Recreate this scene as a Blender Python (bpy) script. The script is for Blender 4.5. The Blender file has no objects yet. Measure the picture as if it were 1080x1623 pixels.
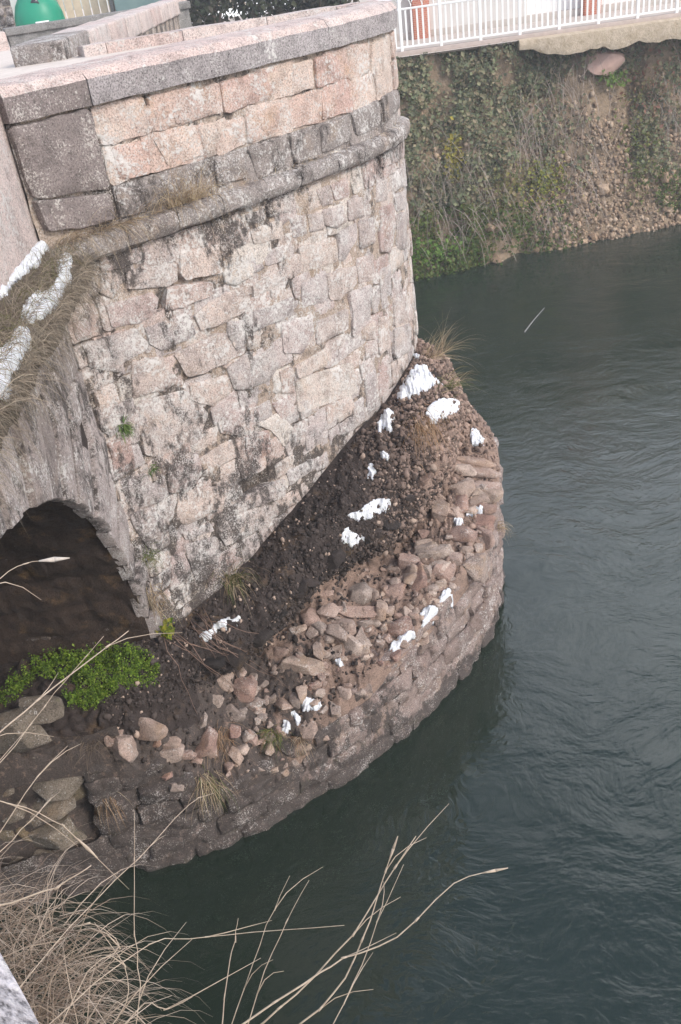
import bpy, bmesh, math, random
import numpy as np
from mathutils import Vector, noise
from mathutils.bvhtree import BVHTree
from mathutils.geometry import tessellate_polygon

# ------------------------------------------------------------------ camera
scene = bpy.context.scene
COL = scene.collection
F_PX, PITCH, ROLL, CAM_Z = 1400.0, math.radians(32.3), math.radians(8.0), 8.0
CAM = np.array([0.0, 0.0, CAM_Z])
fwd = np.array([0, math.cos(PITCH), -math.sin(PITCH)])
right0 = np.array([1.0, 0, 0]); up0 = np.cross(right0, fwd)
R_ = math.cos(ROLL) * right0 - math.sin(ROLL) * up0
U_ = math.cos(ROLL) * up0 + math.sin(ROLL) * right0
cam_d = bpy.data.cameras.new('camera'); cam = bpy.data.objects.new('camera', cam_d); COL.objects.link(cam)
from mathutils import Matrix
cam.matrix_world = Matrix(((R_[0], U_[0], -fwd[0], 0), (R_[1], U_[1], -fwd[1], 0), (R_[2], U_[2], -fwd[2], CAM_Z), (0, 0, 0, 1)))
cam_d.sensor_fit = 'VERTICAL'; cam_d.sensor_height = 36.0; cam_d.lens = F_PX / 1623.0 * 36.0
cam_d.clip_start = 0.05; cam_d.clip_end = 2000
scene.camera = cam

# ------------------------------------------------------------------ sky, sun, exposure
SUN_EL, SUN_AZ = math.radians(38), math.radians(128)      # azimuth clockwise from +Y (ahead)
world = bpy.data.worlds.new('World'); scene.world = world; world.use_nodes = True
nt = world.node_tree; nt.nodes.clear()
w_out = nt.nodes.new('ShaderNodeOutputWorld'); w_bg = nt.nodes.new('ShaderNodeBackground')
sky = nt.nodes.new('ShaderNodeTexSky'); sky.sky_type = 'NISHITA'; sky.sun_disc = False
sky.sun_elevation = SUN_EL; sky.sun_rotation = SUN_AZ; sky.air_density = 1.0; sky.dust_density = 1.5
w_tc = nt.nodes.new('ShaderNodeTexCoord'); w_no = nt.nodes.new('ShaderNodeTexNoise')
w_no.inputs['Scale'].default_value = 1.7; w_no.inputs['Detail'].default_value = 7; w_no.inputs['Roughness'].default_value = 0.55
w_ramp = nt.nodes.new('ShaderNodeValToRGB'); w_ramp.color_ramp.elements[0].position = 0.44; w_ramp.color_ramp.elements[1].position = 0.67
w_mix = nt.nodes.new('ShaderNodeMix'); w_mix.data_type = 'RGBA'
w_mix.inputs['B'].default_value = (12.5, 12.6, 13.0, 1)
nt.links.new(w_tc.outputs['Generated'], w_no.inputs['Vector']); nt.links.new(w_no.outputs['Fac'], w_ramp.inputs['Fac'])
nt.links.new(w_ramp.outputs['Color'], w_mix.inputs['Factor']); nt.links.new(sky.outputs['Color'], w_mix.inputs['A'])
nt.links.new(w_mix.outputs['Result'], w_bg.inputs['Color']); w_bg.inputs['Strength'].default_value = 0.142
nt.links.new(w_bg.outputs['Background'], w_out.inputs['Surface'])
sun_d = bpy.data.lights.new('sun', 'SUN'); sun_d.energy = 1.35; sun_d.angle = math.radians(14); sun_d.color = (1.0, 0.93, 0.84)
sun = bpy.data.objects.new('sun', sun_d); COL.objects.link(sun)
sdir = Vector((math.sin(SUN_AZ) * math.cos(SUN_EL), math.cos(SUN_AZ) * math.cos(SUN_EL), math.sin(SUN_EL)))
sun.rotation_euler = sdir.to_track_quat('Z', 'Y').to_euler(); sun.location = (20, -20, 30)
scene.view_settings.view_transform = 'Standard'; scene.view_settings.look = 'None'
scene.view_settings.gamma = 1.0; scene.view_settings.exposure = 0.85

# ------------------------------------------------------------------ pixel helpers
def ray(x, y):
    d = fwd + R_ * ((x - 540) / F_PX) + U_ * (-(y - 811.5) / F_PX); return d / np.linalg.norm(d)
def atz(x, y, z): d = ray(x, y); return CAM + d * ((z - CAM_Z) / d[2])
def aty(x, y, Y): d = ray(x, y); return CAM + d * (Y / d[1])
def atx(x, y, X): d = ray(x, y); return CAM + d * (X / d[0])
def att(x, y, t): return CAM + ray(x, y) * t
def zoom(pts, x0, y0, s): return [(x0 + a / s, y0 + b / s) for a, b in pts]

# ------------------------------------------------------------------ object helpers
WPOS = {}
def wpos(o): return WPOS.get(o.name, Vector((0, 0, 0))) if o else Vector((0, 0, 0))
def link(o, parent, loc):
    COL.objects.link(o); loc = Vector(loc); WPOS[o.name] = loc
    if parent: o.parent = parent; o.location = loc - wpos(parent)
    else: o.location = loc
    return o
def mesh_obj(name, verts, faces, mat, parent=None, loc=None, smooth=True, angle=None):
    v = np.asarray(verts, float)
    if loc is None:
        loc = np.array([(v[:, 0].min() + v[:, 0].max()) / 2, (v[:, 1].min() + v[:, 1].max()) / 2, v[:, 2].min()])
    m = bpy.data.meshes.new(name); m.from_pydata((v - np.asarray(loc)).tolist(), [], faces); m.update()
    if smooth:
        m.polygons.foreach_set('use_smooth', [True] * len(m.polygons))
        if angle: m.set_sharp_from_angle(angle=angle)
    if mat: m.materials.append(mat)
    o = bpy.data.objects.new(name, m); return link(o, parent, loc)
def dup(src, parent, loc, rot=(0, 0, 0), sc=(1, 1, 1)):
    o = src.copy(); link(o, parent, loc); o.rotation_euler = rot; o.scale = sc; return o
def empty(name, loc, label=None, cat=None, group=None):
    o = bpy.data.objects.new(name, None); link(o, None, loc); o.empty_display_size = 0.2
    return tag(o, label, cat, group)
def tag(o, label=None, cat=None, group=None, kind=None):
    if label: o['label'] = label
    if cat: o['category'] = cat
    if group: o['group'] = group
    if kind: o['kind'] = kind
    return o
def box_geo(x0, x1, y0, y1, z0, z1, b=0.0):
    bm = bmesh.new(); bmesh.ops.create_cube(bm, size=1)
    for v in bm.verts: v.co = Vector(((x0 + x1) / 2 + v.co.x * (x1 - x0), (y0 + y1) / 2 + v.co.y * (y1 - y0), (z0 + z1) / 2 + v.co.z * (z1 - z0)))
    if b: bmesh.ops.bevel(bm, geom=list(bm.edges), offset=b, segments=2, affect='EDGES', profile=0.6)
    bm.verts.index_update()
    vs = [tuple(v.co) for v in bm.verts]; fs = [[v.index for v in f.verts] for f in bm.faces]; bm.free(); return vs, fs
def join(parts):
    V, Fs, n = [], [], 0
    for v, f in parts:
        V.extend([tuple(p) for p in v]); Fs.extend([[i + n for i in q] for q in f]); n += len(v)
    return V, Fs
def tube_geo(pts, r0, r1=None, n=5):
    r1 = r0 if r1 is None else r1; V, Fs = [], []; pts = [Vector(p) for p in pts]
    for i, p in enumerate(pts):
        t = (pts[min(i + 1, len(pts) - 1)] - pts[max(i - 1, 0)]).normalized()
        a = t.orthogonal().normalized() if abs(t.z) > .95 else t.cross(Vector((0, 0, 1))).normalized()
        b = t.cross(a); r = r0 + (r1 - r0) * i / max(1, len(pts) - 1)
        for k in range(n):
            q = p + (a * math.cos(2 * math.pi * k / n) + b * math.sin(2 * math.pi * k / n)) * r; V.append(tuple(q))
    for i in range(len(pts) - 1):
        for k in range(n): Fs.append([i * n + k, i * n + (k + 1) % n, (i + 1) * n + (k + 1) % n, (i + 1) * n + k])
    Fs.append(list(range(n))[::-1]); Fs.append([(len(pts) - 1) * n + k for k in range(n)])
    return V, Fs
def catmull(P, n):
    P = [np.asarray(p, float) for p in P]; P = [2 * P[0] - P[1]] + P + [2 * P[-1] - P[-2]]; out = []
    for i in range(1, len(P) - 2):
        for k in range(n):
            t = k / n; a, b, c, d = P[i - 1:i + 3]
            out.append(0.5 * (2 * b + (c - a) * t + (2 * a - 5 * b + 4 * c - d) * t * t + (3 * b - a - 3 * c + d) * t ** 3))
    out.append(P[-2]); return np.array(out)
def fbm(x, y, z, o=4): return noise.fractal(Vector((x, y, z)), 0.9, 2.1, o)

class Plan:
    """a wall line seen from above; outward is to the right of its direction"""
    def __init__(s, pts, n=10):
        s.p = catmull(pts, n); d = np.diff(s.p, axis=0); L = np.hypot(d[:, 0], d[:, 1]); s.u = np.concatenate([[0], np.cumsum(L)]); s.L = s.u[-1]
        t = np.gradient(s.p, axis=0); t /= np.hypot(t[:, 0], t[:, 1])[:, None]; s.n = np.stack([t[:, 1], -t[:, 0]], 1)
    def at(s, u, z, d=0.0):
        x = np.interp(u, s.u, s.p[:, 0]) + (min(u, 0) * 0); y = np.interp(u, s.u, s.p[:, 1])
        nx = np.interp(u, s.u, s.n[:, 0]); ny = np.interp(u, s.u, s.n[:, 1]); l = math.hypot(nx, ny)
        return (x + nx / l * d, y + ny / l * d, z)
    def hit(s, px, py):
        d = ray(px, py); best = None; near = (9, 0, 0)
        for i in range(len(s.p) - 1):
            a, b = s.p[i], s.p[i + 1]; e = b - a; den = d[0] * -e[1] + d[1] * e[0]
            off = abs(d[0] * a[1] - d[1] * a[0])
            if off < near[0]: near = (off, s.u[i], math.hypot(*a) / math.hypot(d[0], d[1]))
            if abs(den) < 1e-9: continue
            t = (a[0] * -e[1] + a[1] * e[0]) / den; q = (d[0] * a[1] - d[1] * a[0]) / den
            if t > 0 and -1e-6 <= q <= 1 + 1e-6 and (best is None or t < best[0]): best = (t, s.u[i] + q * (s.u[i + 1] - s.u[i]))
        if best is None: best = (near[2], near[1])
        return best[1], CAM_Z + d[2] * best[0]

# ------------------------------------------------------------------ materials
def new_mat(name):
    m = bpy.data.materials.new(name); m.use_nodes = True; t = m.node_tree; return m, t, t.nodes['Principled BSDF']
def nnode(t, typ, **kw):
    n = t.nodes.new(typ)
    for k, v in kw.items():
        if k in n.inputs: n.inputs[k].default_value = v
        else: setattr(n, k, v)
    return n
def noise_n(t, vec, scale, detail=5, rough=0.6, dist=0.0):
    n = nnode(t, 'ShaderNodeTexNoise', Scale=scale, Detail=detail, Roughness=rough, Distortion=dist); t.links.new(vec, n.inputs['Vector']); return n.outputs['Fac']
def ramp_n(t, fac, stops):
    r = t.nodes.new('ShaderNodeValToRGB'); e = r.color_ramp.elements
    while len(e) < len(stops): e.new(0.5)
    for q, (p, c) in zip(e, stops):
        q.position = p; q.color = (*c, 1) if isinstance(c, tuple) else (c, c, c, 1)
    t.links.new(fac, r.inputs['Fac']); return r.outputs['Color']
def mix_n(t, fac, a, b, mode='MIX'):
    m = t.nodes.new('ShaderNodeMix'); m.data_type = 'RGBA'; m.blend_type = mode
    for s, v in (('Factor', fac), ('A', a), ('B', b)):
        if isinstance(v, (int, float)): m.inputs[s].default_value = v
        elif isinstance(v, tuple): m.inputs[s].default_value = (*v, 1)
        else: t.links.new(v, m.inputs[s])
    return m.outputs['Result']
def math_n(t, op, a, b=0.0):
    m = t.nodes.new('ShaderNodeMath'); m.operation = op
    for i, v in enumerate((a, b)):
        if isinstance(v, (int, float)): m.inputs[i].default_value = v
        else: t.links.new(v, m.inputs[i])
    return m.outputs[0]
def scaled(t, vec, sx, sy, sz):
    m = nnode(t, 'ShaderNodeMapping'); m.inputs['Scale'].default_value = (sx, sy, sz); t.links.new(vec, m.inputs['Vector']); return m.outputs['Vector']

def stone_mat(name, cols, lichen=0.5, stain=0.5, bump=0.6, zstain=None, rough=0.88, lichen_col=(0.62, 0.59, 0.56), grain=0.35, ochre=0.25, moss=0.0, stain_col=(0.035, 0.03, 0.028)):
    """weathered stone: own tint per block, mottling, pale lichen, dark growth running down, ochre patches"""
    m, t, b = new_mat(name)
    pos = nnode(t, 'ShaderNodeNewGeometry').outputs['Position']; rnd = nnode(t, 'ShaderNodeObjectInfo').outputs['Random']
    big = noise_n(t, pos, 2.1, 3); mid = noise_n(t, pos, 9, 6, 0.65); fine = noise_n(t, pos, 75, 5, 0.7); tiny = noise_n(t, pos, 190, 3, 0.7)
    k = math_n(t, 'ADD', math_n(t, 'MULTIPLY', rnd, 0.78), math_n(t, 'MULTIPLY', mid, 0.22))
    col = ramp_n(t, k, [(0.12 + 0.76 * i / (len(cols) - 1), c) for i, c in enumerate(cols)])
    if ochre: col = mix_n(t, math_n(t, 'MULTIPLY', ramp_n(t, noise_n(t, pos, 3.6, 5), [(0.56, 0.0), (0.72, 1.0)]), ochre), col, (0.42, 0.25, 0.10))
    g = ramp_n(t, fine, [(0.30, max(0.05, 1 - grain * 2.1)), (0.52, 1.0), (0.72, 1 + grain * 0.5)]); col = mix_n(t, 1.0, col, g, 'MULTIPLY')
    pit = ramp_n(t, noise_n(t, pos, 38, 6, 0.75), [(0.33, 0.30), (0.43, 1.0)]); col = mix_n(t, 0.8, col, pit, 'MULTIPLY')
    blotch = ramp_n(t, noise_n(t, pos, 5.5, 6, 0.7), [(0.32, 0.62), (0.5, 1.0), (0.68, 1.12)]); col = mix_n(t, 1.0, col, blotch, 'MULTIPLY')
    # pale crusty lichen
    lz = math_n(t, 'ADD', math_n(t, 'MULTIPLY', noise_n(t, pos, 26, 8, 0.72), 0.75), math_n(t, 'MULTIPLY', noise_n(t, pos, 3.1, 3), 0.45))
    lf = ramp_n(t, lz, [(0.74 - 0.2 * lichen, 0.0), (0.80 - 0.2 * lichen, 1.0)])
    col = mix_n(t, math_n(t, 'MULTIPLY', lf, 0.85), col, lichen_col)
    sp = ramp_n(t, math_n(t, 'ADD', math_n(t, 'MULTIPLY', noise_n(t, pos, 62, 4, 0.75), .8), math_n(t, 'MULTIPLY', noise_n(t, pos, 4.5, 4), .4)), [(0.70 - .1 * lichen, 0.0), (0.74 - .1 * lichen, 1.0)])
    col = mix_n(t, math_n(t, 'MULTIPLY', sp, 0.6 if lichen > 0 else 0.0), col, lichen_col)
    # dark growth, drawn out downwards
    sv = scaled(t, pos, 1, 1, 0.55)
    sz = math_n(t, 'ADD', math_n(t, 'MULTIPLY', noise_n(t, sv, 2.3, 3), 0.6), math_n(t, 'MULTIPLY', noise_n(t, sv, 13, 8, 0.7), 0.55))
    if zstain:
        sep = nnode(t, 'ShaderNodeSeparateXYZ'); t.links.new(pos, sep.inputs[0])
        for ax, lo, hi, amt in zstain:
            mr = nnode(t, 'ShaderNodeMapRange'); mr.inputs['From Min'].default_value = lo; mr.inputs['From Max'].default_value = hi
            mr.inputs['To Min'].default_value = 0; mr.inputs['To Max'].default_value = amt
            t.links.new(sep.outputs[ax], mr.inputs['Value']); sz = math_n(t, 'ADD', sz, mr.outputs[0])
    sf = ramp_n(t, sz, [(0.875 - 0.3 * stain, 0.0), (0.945 - 0.3 * stain, 1.0)])
    sg = mix_n(t, ramp_n(t, fine, [(.35, 0.0), (.65, 1.0)]), stain_col, (stain_col[0] * 2.3, stain_col[1] * 2.2, stain_col[2] * 2.1))
    keep = math_n(t, 'SUBTRACT', 0.92, math_n(t, 'MULTIPLY', math_n(t, 'MAXIMUM', math_n(t, 'MULTIPLY', sp, 0.8 if lichen > 0 else 0.0), ramp_n(t, noise_n(t, pos, 17, 8, 0.75), [(0.54, 0.0), (0.62, 0.55)])), 0.9))
    col = mix_n(t, math_n(t, 'MULTIPLY', sf, keep), col, sg)
    if moss:
        col = mix_n(t, math_n(t, 'MULTIPLY', ramp_n(t, noise_n(t, pos, 5, 6, 0.7), [(0.60, 0.0), (0.72, 1.0)]), moss), col, (0.07, 0.075, 0.02))
    t.links.new(col, b.inputs['Base Color']); b.inputs['Roughness'].default_value = rough; b.inputs['Specular IOR Level'].default_value = 0.3
    h = math_n(t, 'ADD', math_n(t, 'ADD', math_n(t, 'MULTIPLY', mid, 0.7), math_n(t, 'MULTIPLY', fine, 0.35)), math_n(t, 'MULTIPLY', tiny, 0.12))
    h = math_n(t, 'ADD', h, math_n(t, 'MULTIPLY', lf, 0.08))
    bp = nnode(t, 'ShaderNodeBump', Strength=min(1.0, bump * 1.5), Distance=0.035); t.links.new(h, bp.inputs['Height']); t.links.new(bp.outputs['Normal'], b.inputs['Normal'])
    return m

def plain_mat(name, c0, c1, scale=8, rough=0.85, bump=0.3, dist=0.02, coords='pos', detail=6):
    m, t, b = new_mat(name)
    pos = nnode(t, 'ShaderNodeNewGeometry').outputs['Position']
    n = noise_n(t, pos, scale, detail, 0.65); t.links.new(ramp_n(t, n, [(0.3, c0), (0.7, c1)]), b.inputs['Base Color'])
    b.inputs['Roughness'].default_value = rough; b.inputs['Specular IOR Level'].default_value = 0.3
    bp = nnode(t, 'ShaderNodeBump', Strength=bump, Distance=dist); t.links.new(noise_n(t, pos, scale * 4, 6, 0.7), bp.inputs['Height']); t.links.new(bp.outputs['Normal'], b.inputs['Normal'])
    return m
def attr_mat(name, rough=0.7, trans=0.0, bump=0.0, spec=0.25):
    """colour comes per piece from the mesh (each leaf, blade or pebble has its own)"""
    m, t, b = new_mat(name); a = nnode(t, 'ShaderNodeAttribute', attribute_name='tint'); t.links.new(a.outputs['Color'], b.inputs['Base Color'])
    b.inputs['Roughness'].default_value = rough; b.inputs['Specular IOR Level'].default_value = spec
    if trans:
        tr = nnode(t, 'ShaderNodeBsdfTranslucent'); t.links.new(a.outputs['Color'], tr.inputs['Color']); mx = nnode(t, 'ShaderNodeMixShader'); mx.inputs[0].default_value = trans
        t.links.new(b.outputs[0], mx.inputs[1]); t.links.new(tr.outputs[0], mx.inputs[2]); t.links.new(mx.outputs[0], t.nodes['Material Output'].inputs['Surface'])
    if bump:
        pos = nnode(t, 'ShaderNodeNewGeometry').outputs['Position']; bp = nnode(t, 'ShaderNodeBump', Strength=bump, Distance=0.02)
        t.links.new(noise_n(t, pos, 60, 5), bp.inputs['Height']); t.links.new(bp.outputs['Normal'], b.inputs['Normal'])
    return m
def set_tint(o, cols_per_face):
    m = o.data; a = m.color_attributes.new('tint', 'FLOAT_COLOR', 'CORNER'); tot = np.empty(len(m.polygons), dtype=np.int32); m.polygons.foreach_get('loop_total', tot)
    c = np.repeat(np.asarray(cols_per_face, np.float32), tot, axis=0); c = np.concatenate([c, np.ones((len(c), 1), np.float32)], 1); a.data.foreach_set('color', c.ravel())

PINK = [(0.41, 0.29, 0.255), (0.49, 0.42, 0.395), (0.35, 0.30, 0.285), (0.55, 0.44, 0.38), (0.43, 0.38, 0.36), (0.49, 0.37, 0.32), (0.59, 0.52, 0.46)]
M_face = stone_mat('pier_stone', PINK, lichen=0.6, stain=0.68, zstain=[('Z', 4.9, 2.9, 0.09), ('X', 0.4, -2.0, 0.08), ('Z', 5.6, 6.15, 0.13)])
M_mortar = stone_mat('pier_mortar', [(0.30, 0.22, 0.17), (0.46, 0.37, 0.30), (0.36, 0.28, 0.23)], lichen=0.45, stain=0.92, bump=1.0, zstain=[('Z', 5.0, 2.6, 0.14), ('X', 0.6, -2.0, 0.06)])
M_parapet = stone_mat('parapet_stone', [(0.50, 0.34, 0.29), (0.58, 0.47, 0.40), (0.52, 0.36, 0.30), (0.62, 0.50, 0.42)], lichen=0.55, stain=0.46, ochre=0.35)
M_darkcourse = stone_mat('blackened_stone', [(0.22, 0.19, 0.175), (0.30, 0.26, 0.24), (0.26, 0.22, 0.20)], lichen=0.5, stain=0.85)
M_coping = stone_mat('coping_stone', [(0.31, 0.275, 0.27), (0.37, 0.335, 0.33), (0.36, 0.29, 0.275)], lichen=0.25, stain=0.36, grain=0.5, ochre=0.0)
M_coptop = stone_mat('worn_coping_top', [(0.55, 0.42, 0.38), (0.62, 0.52, 0.48)], lichen=0.45, stain=0.0, ochre=0.0)
M_pilaster = stone_mat('grey_sandstone', [(0.20, 0.165, 0.155), (0.26, 0.215, 0.20)], lichen=0.3, stain=0.40, ochre=0.0, lichen_col=(0.6, 0.55, 0.5))
M_vouss = stone_mat('arch_stone', [(0.30, 0.25, 0.23), (0.42, 0.36, 0.34), (0.35, 0.30, 0.28), (0.24, 0.20, 0.185)], lichen=0.45, stain=0.98, ochre=0.1, zstain=[('Z', 5.4, 6.2, .10)])
M_vault = stone_mat('shade_dark_vault_stone', [(0.036, 0.025, 0.02), (0.07, 0.046, 0.034), (0.05, 0.033, 0.025)], lichen=-0.1, stain=0.7, ochre=0.35, bump=1.0)  # shade under the arch is put into this very dark stone colour
M_footing = stone_mat('footing_stone', [(0.19, 0.14, 0.12), (0.28, 0.215, 0.19), (0.23, 0.17, 0.15)], lichen=0.28, stain=0.72, moss=0.3, zstain=[('X', 1.0, -1.6, 0.26), ('Z', 0.35, 0.0, 0.35)])
M_rock = stone_mat('ledge_rock', [(0.15, 0.12, 0.08), (0.21, 0.175, 0.14), (0.17, 0.14, 0.11)], lichen=0.12, stain=0.72, moss=0.5)
M_rubble = stone_mat('rubble_stone', [(0.30, 0.185, 0.15), (0.38, 0.285, 0.235), (0.27, 0.215, 0.185), (0.48, 0.38, 0.32), (0.33, 0.225, 0.185), (0.43, 0.33, 0.265)], lichen=0.1, stain=0.36, ochre=0.3, grain=0.3)
M_fill = stone_mat('earth_and_rubble_fill', [(0.18, 0.12, 0.095), (0.30, 0.21, 0.165), (0.24, 0.165, 0.13)], lichen=-0.2, stain=0.40, bump=1.0, ochre=0.1, zstain=[('X', 0.4, -1.9, 0.38)])
M_dark = stone_mat('black_gravel_fill', [(0.020, 0.017, 0.016), (0.055, 0.041, 0.036), (0.032, 0.026, 0.023)], lichen=-0.3, stain=0.6, bump=1.0, ochre=0.2)
M_pebble = attr_mat('pebble', 0.85, bump=0.5)
M_ledge = plain_mat('ledge_soil', (0.07, 0.055, 0.04), (0.17, 0.135, 0.10), 20, bump=1.0)
M_grass = attr_mat('dry_grass', 0.75, 0.25); M_leaf = attr_mat('leaf', 0.6, 0.45); M_twig = attr_mat('twig', 0.85)
m_, t_, b_ = new_mat('snow'); M_snow = m_
b_.inputs['Roughness'].default_value = 0.6; b_.inputs['Subsurface Weight'].default_value = 0.3; b_.inputs['Subsurface Radius'].default_value = (0.02, 0.02, 0.03)
p_ = nnode(t_, 'ShaderNodeNewGeometry').outputs['Position']; t_.links.new(ramp_n(t_, noise_n(t_, p_, 14, 7, .65), [(.30, (.50, .50, .51)), (.48, (.72, .74, .77)), (.7, (.80, .81, .84))]), b_.inputs['Base Color']); bp_ = nnode(t_, 'ShaderNodeBump', Strength=0.8, Distance=0.03); t_.links.new(noise_n(t_, p_, 60, 6), bp_.inputs['Height']); t_.links.new(bp_.outputs['Normal'], b_.inputs['Normal'])

# ------------------------------------------------------------------ block builders
def chaikin(P, c=0.16):
    out = []
    for i in range(len(P)):
        a, b = np.asarray(P[i]), np.asarray(P[(i + 1) % len(P)]); out += [a + (b - a) * c, b + (a - b) * c]
    return out
def poly_stone(plan, poly, proud, mat, name, parent, rng, depth=0.09, bev=0.009, lump=0.009, rnd=0.07, seg=0.06):
    """one dressed or rough block whose face outline is given on the wall as (u, z)"""
    P = chaikin([np.asarray(p, float) for p in poly], rnd); ring = []
    for i in range(len(P)):
        a, b = P[i], P[(i + 1) % len(P)]; n = max(1, int(round(np.hypot(*(b - a)) / seg)))
        for k in range(n): ring.append(a + (b - a) * k / n)
    ar = 0.5 * sum(ring[i][0] * ring[(i + 1) % len(ring)][1] - ring[(i + 1) % len(ring)][0] * ring[i][1] for i in range(len(ring)))
    if ar < 0: ring = ring[::-1]
    c = sum(ring) / len(ring); N = len(ring); V, Fs = [], []
    s0 = rng.random() * 50; tilt = (rng.uniform(-.03, .03), rng.uniform(-.03, .03))
    ring = [p + np.array([noise.noise(Vector((p[0] * 9, p[1] * 9, s0))), noise.noise(Vector((p[0] * 9, p[1] * 9, s0 + 7)))]) * 0.016 for p in ring]
    def put(p, d): V.append(plan.at(p[0], p[1], d))
    for p in ring: put(p, proud - depth)
    for p in ring: put(p, proud - bev * 1.3)
    size = math.sqrt(abs(ar))
    for f, ex in ((0, 0), (.35, .25), (.68, .5)):
        for p in ring:
            q = p + (c - p) * f if f else p + (c - p) / max(1e-6, np.hypot(*(c - p))) * min(bev, size * .2)
            h = proud + lump * fbm(q[0] * 6, q[1] * 6, s0) + (tilt[0] * (q[0] - c[0]) + tilt[1] * (q[1] - c[1])) + lump * ex
            put(q, h)
    put(c, proud + lump * .6); last = len(V) - 1
    for r in range(4):
        for i in range(N):
            j = (i + 1) % N; Fs.append([r * N + i, r * N + j, (r + 1) * N + j, (r + 1) * N + i])
    for i in range(N): Fs.append([4 * N + i, 4 * N + (i + 1) % N, last])
    return mesh_obj(name, V, Fs, mat, parent, smooth=True, angle=math.radians(50))

def wall_face(plan, u0, u1, z0, z1, mat, name, parent, d=-0.03, amp=0.03, du=0.05, sc=5, void=.30, hole=None):
    nu = max(2, int((u1 - u0) / du)); nz = max(2, int((z1 - z0) / du)); V, Fs = [], []
    for i in range(nu + 1):
        u = u0 + (u1 - u0) * i / nu
        for k in range(nz + 1):
            z = z0 + (z1 - z0) * k / nz; V.append(plan.at(u, z, d + amp * .35 * fbm(u * sc, z * sc, 3.3) - amp * 2.2 * max(0, fbm(u * sc * .8, z * sc * .8, 8.3) - void) - (.16 if hole and in_poly((u, z), hole) else 0)))
    for i in range(nu):
        for k in range(nz): a = i * (nz + 1) + k; Fs.append([a, a + nz + 1, a + nz + 2, a + 1])
    return mesh_obj(name, V, Fs, mat, parent)

def sweep_block(plan, u0, u1, prof, mat, name, parent, rng, gap=0.004, jit=0.006, du=0.12, mat2=None, top_faces=()):
    """a block that follows the wall line; prof is its closed section as (d, z)"""
    u0 += gap; u1 -= gap; n = max(2, int((u1 - u0) / du)); V, Fs = [], []; K = len(prof); s0 = rng.random() * 90
    for i in range(n + 1):
        u = u0 + (u1 - u0) * i / n
        for k, (d, z) in enumerate(prof):
            V.append(plan.at(u, z + jit * noise.noise(Vector((u * 4, k * 3.1, s0))), d + jit * 1.5 * noise.noise(Vector((u * 4, k * 3.1, s0 + 9)))))
    for i in range(n):
        for k in range(K): Fs.append([i * K + k, (i + 1) * K + k, (i + 1) * K + (k + 1) % K, i * K + (k + 1) % K])
    Fs.append(list(range(K))[::-1][::-1]); Fs.append([n * K + k for k in range(K)][::-1])
    o = mesh_obj(name, V, Fs, mat, parent, smooth=True, angle=math.radians(35))
    if mat2:
        o.data.materials.append(mat2)
        for i in range(n):
            for k in top_faces: o.data.polygons[i * K + k].material_index = 1
    return o

def courses(plan, u0, u1, zs, lens, rng, jitter=0.012, gap=0.012):
    out = []
    for a, b in zip(zs[:-1], zs[1:]):
        u = u0 - rng.random() * lens[0]
        while u < u1:
            l = rng.uniform(*lens); p0, p1 = max(u, u0), min(u + l, u1)
            if p1 - p0 > 0.08:
                j = lambda: rng.uniform(-jitter, jitter)
                out.append([(p0 + gap + j(), a + gap + j()), (p1 - gap + j(), a + gap + j()), (p1 - gap + j(), b - gap + j()), (p0 + gap + j(), b - gap + j())])
            u += l
    return out
def in_poly(p, poly):
    x, y = p; c = False; n = len(poly)
    for i in range(n):
        x1, y1 = poly[i]; x2, y2 = poly[(i + 1) % n]
        if (y1 > y) != (y2 > y) and x < (x2 - x1) * (y - y1) / (y2 - y1) + x1: c = not c
    return c
def seg_dist(p, poly):
    best = 9
    for i in range(len(poly)):
        a = np.asarray(poly[i]); b = np.asarray(poly[(i + 1) % len(poly)]); e = b - a; q = np.asarray(p) - a
        t = max(0, min(1, (q @ e) / (e @ e + 1e-9))); best = min(best, np.hypot(*(q - t * e)))
    return best

# ------------------------------------------------------------------ the setting: river, river bed
m, t, b = new_mat('river_water'); t.nodes.remove(b); pos = nnode(t, 'ShaderNodeNewGeometry').outputs['Position']
warp = nnode(t, 'ShaderNodeVectorMath', operation='ADD'); t.links.new(pos, warp.inputs[0])
wn = nnode(t, 'ShaderNodeTexNoise', Scale=0.5, Detail=2.0); t.links.new(pos, wn.inputs['Vector'])
ws = nnode(t, 'ShaderNodeVectorMath', operation='SCALE'); ws.inputs['Scale'].default_value = 1.8; t.links.new(wn.outputs['Color'], ws.inputs[0]); t.links.new(ws.outputs[0], warp.inputs[1])
n1 = noise_n(t, scaled(t, warp.outputs[0], 1.1, 2.4, 1), 1.4, 3, 0.5); n2 = noise_n(t, scaled(t, warp.outputs[0], 2.2, 2.8, 1), 3.2, 3, 0.55, 1.2)
patch = ramp_n(t, noise_n(t, pos, 0.30, 3), [(0.36, 0.35), (0.64, 1.0)])
hh = math_n(t, 'MULTIPLY', math_n(t, 'ADD', n1, math_n(t, 'MULTIPLY', n2, 0.35)), patch)
bp = nnode(t, 'ShaderNodeBump', Strength=0.27, Distance=0.12); t.links.new(hh, bp.inputs['Height'])
gl = nnode(t, 'ShaderNodeBsdfGlossy', Roughness=0.03); gl.inputs['Color'].default_value = (0.93, 0.96, 1, 1)
df = nnode(t, 'ShaderNodeBsdfDiffuse'); df.inputs['Color'].default_value = (0.019, 0.032, 0.022, 1)
tr = nnode(t, 'ShaderNodeBsdfTransparent'); tr.inputs['Color'].default_value = (0.55, 0.62, 0.5, 1)
body = nnode(t, 'ShaderNodeMixShader'); body.inputs[0].default_value = 0.72; t.links.new(tr.outputs[0], body.inputs[1]); t.links.new(df.outputs[0], body.inputs[2])
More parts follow.
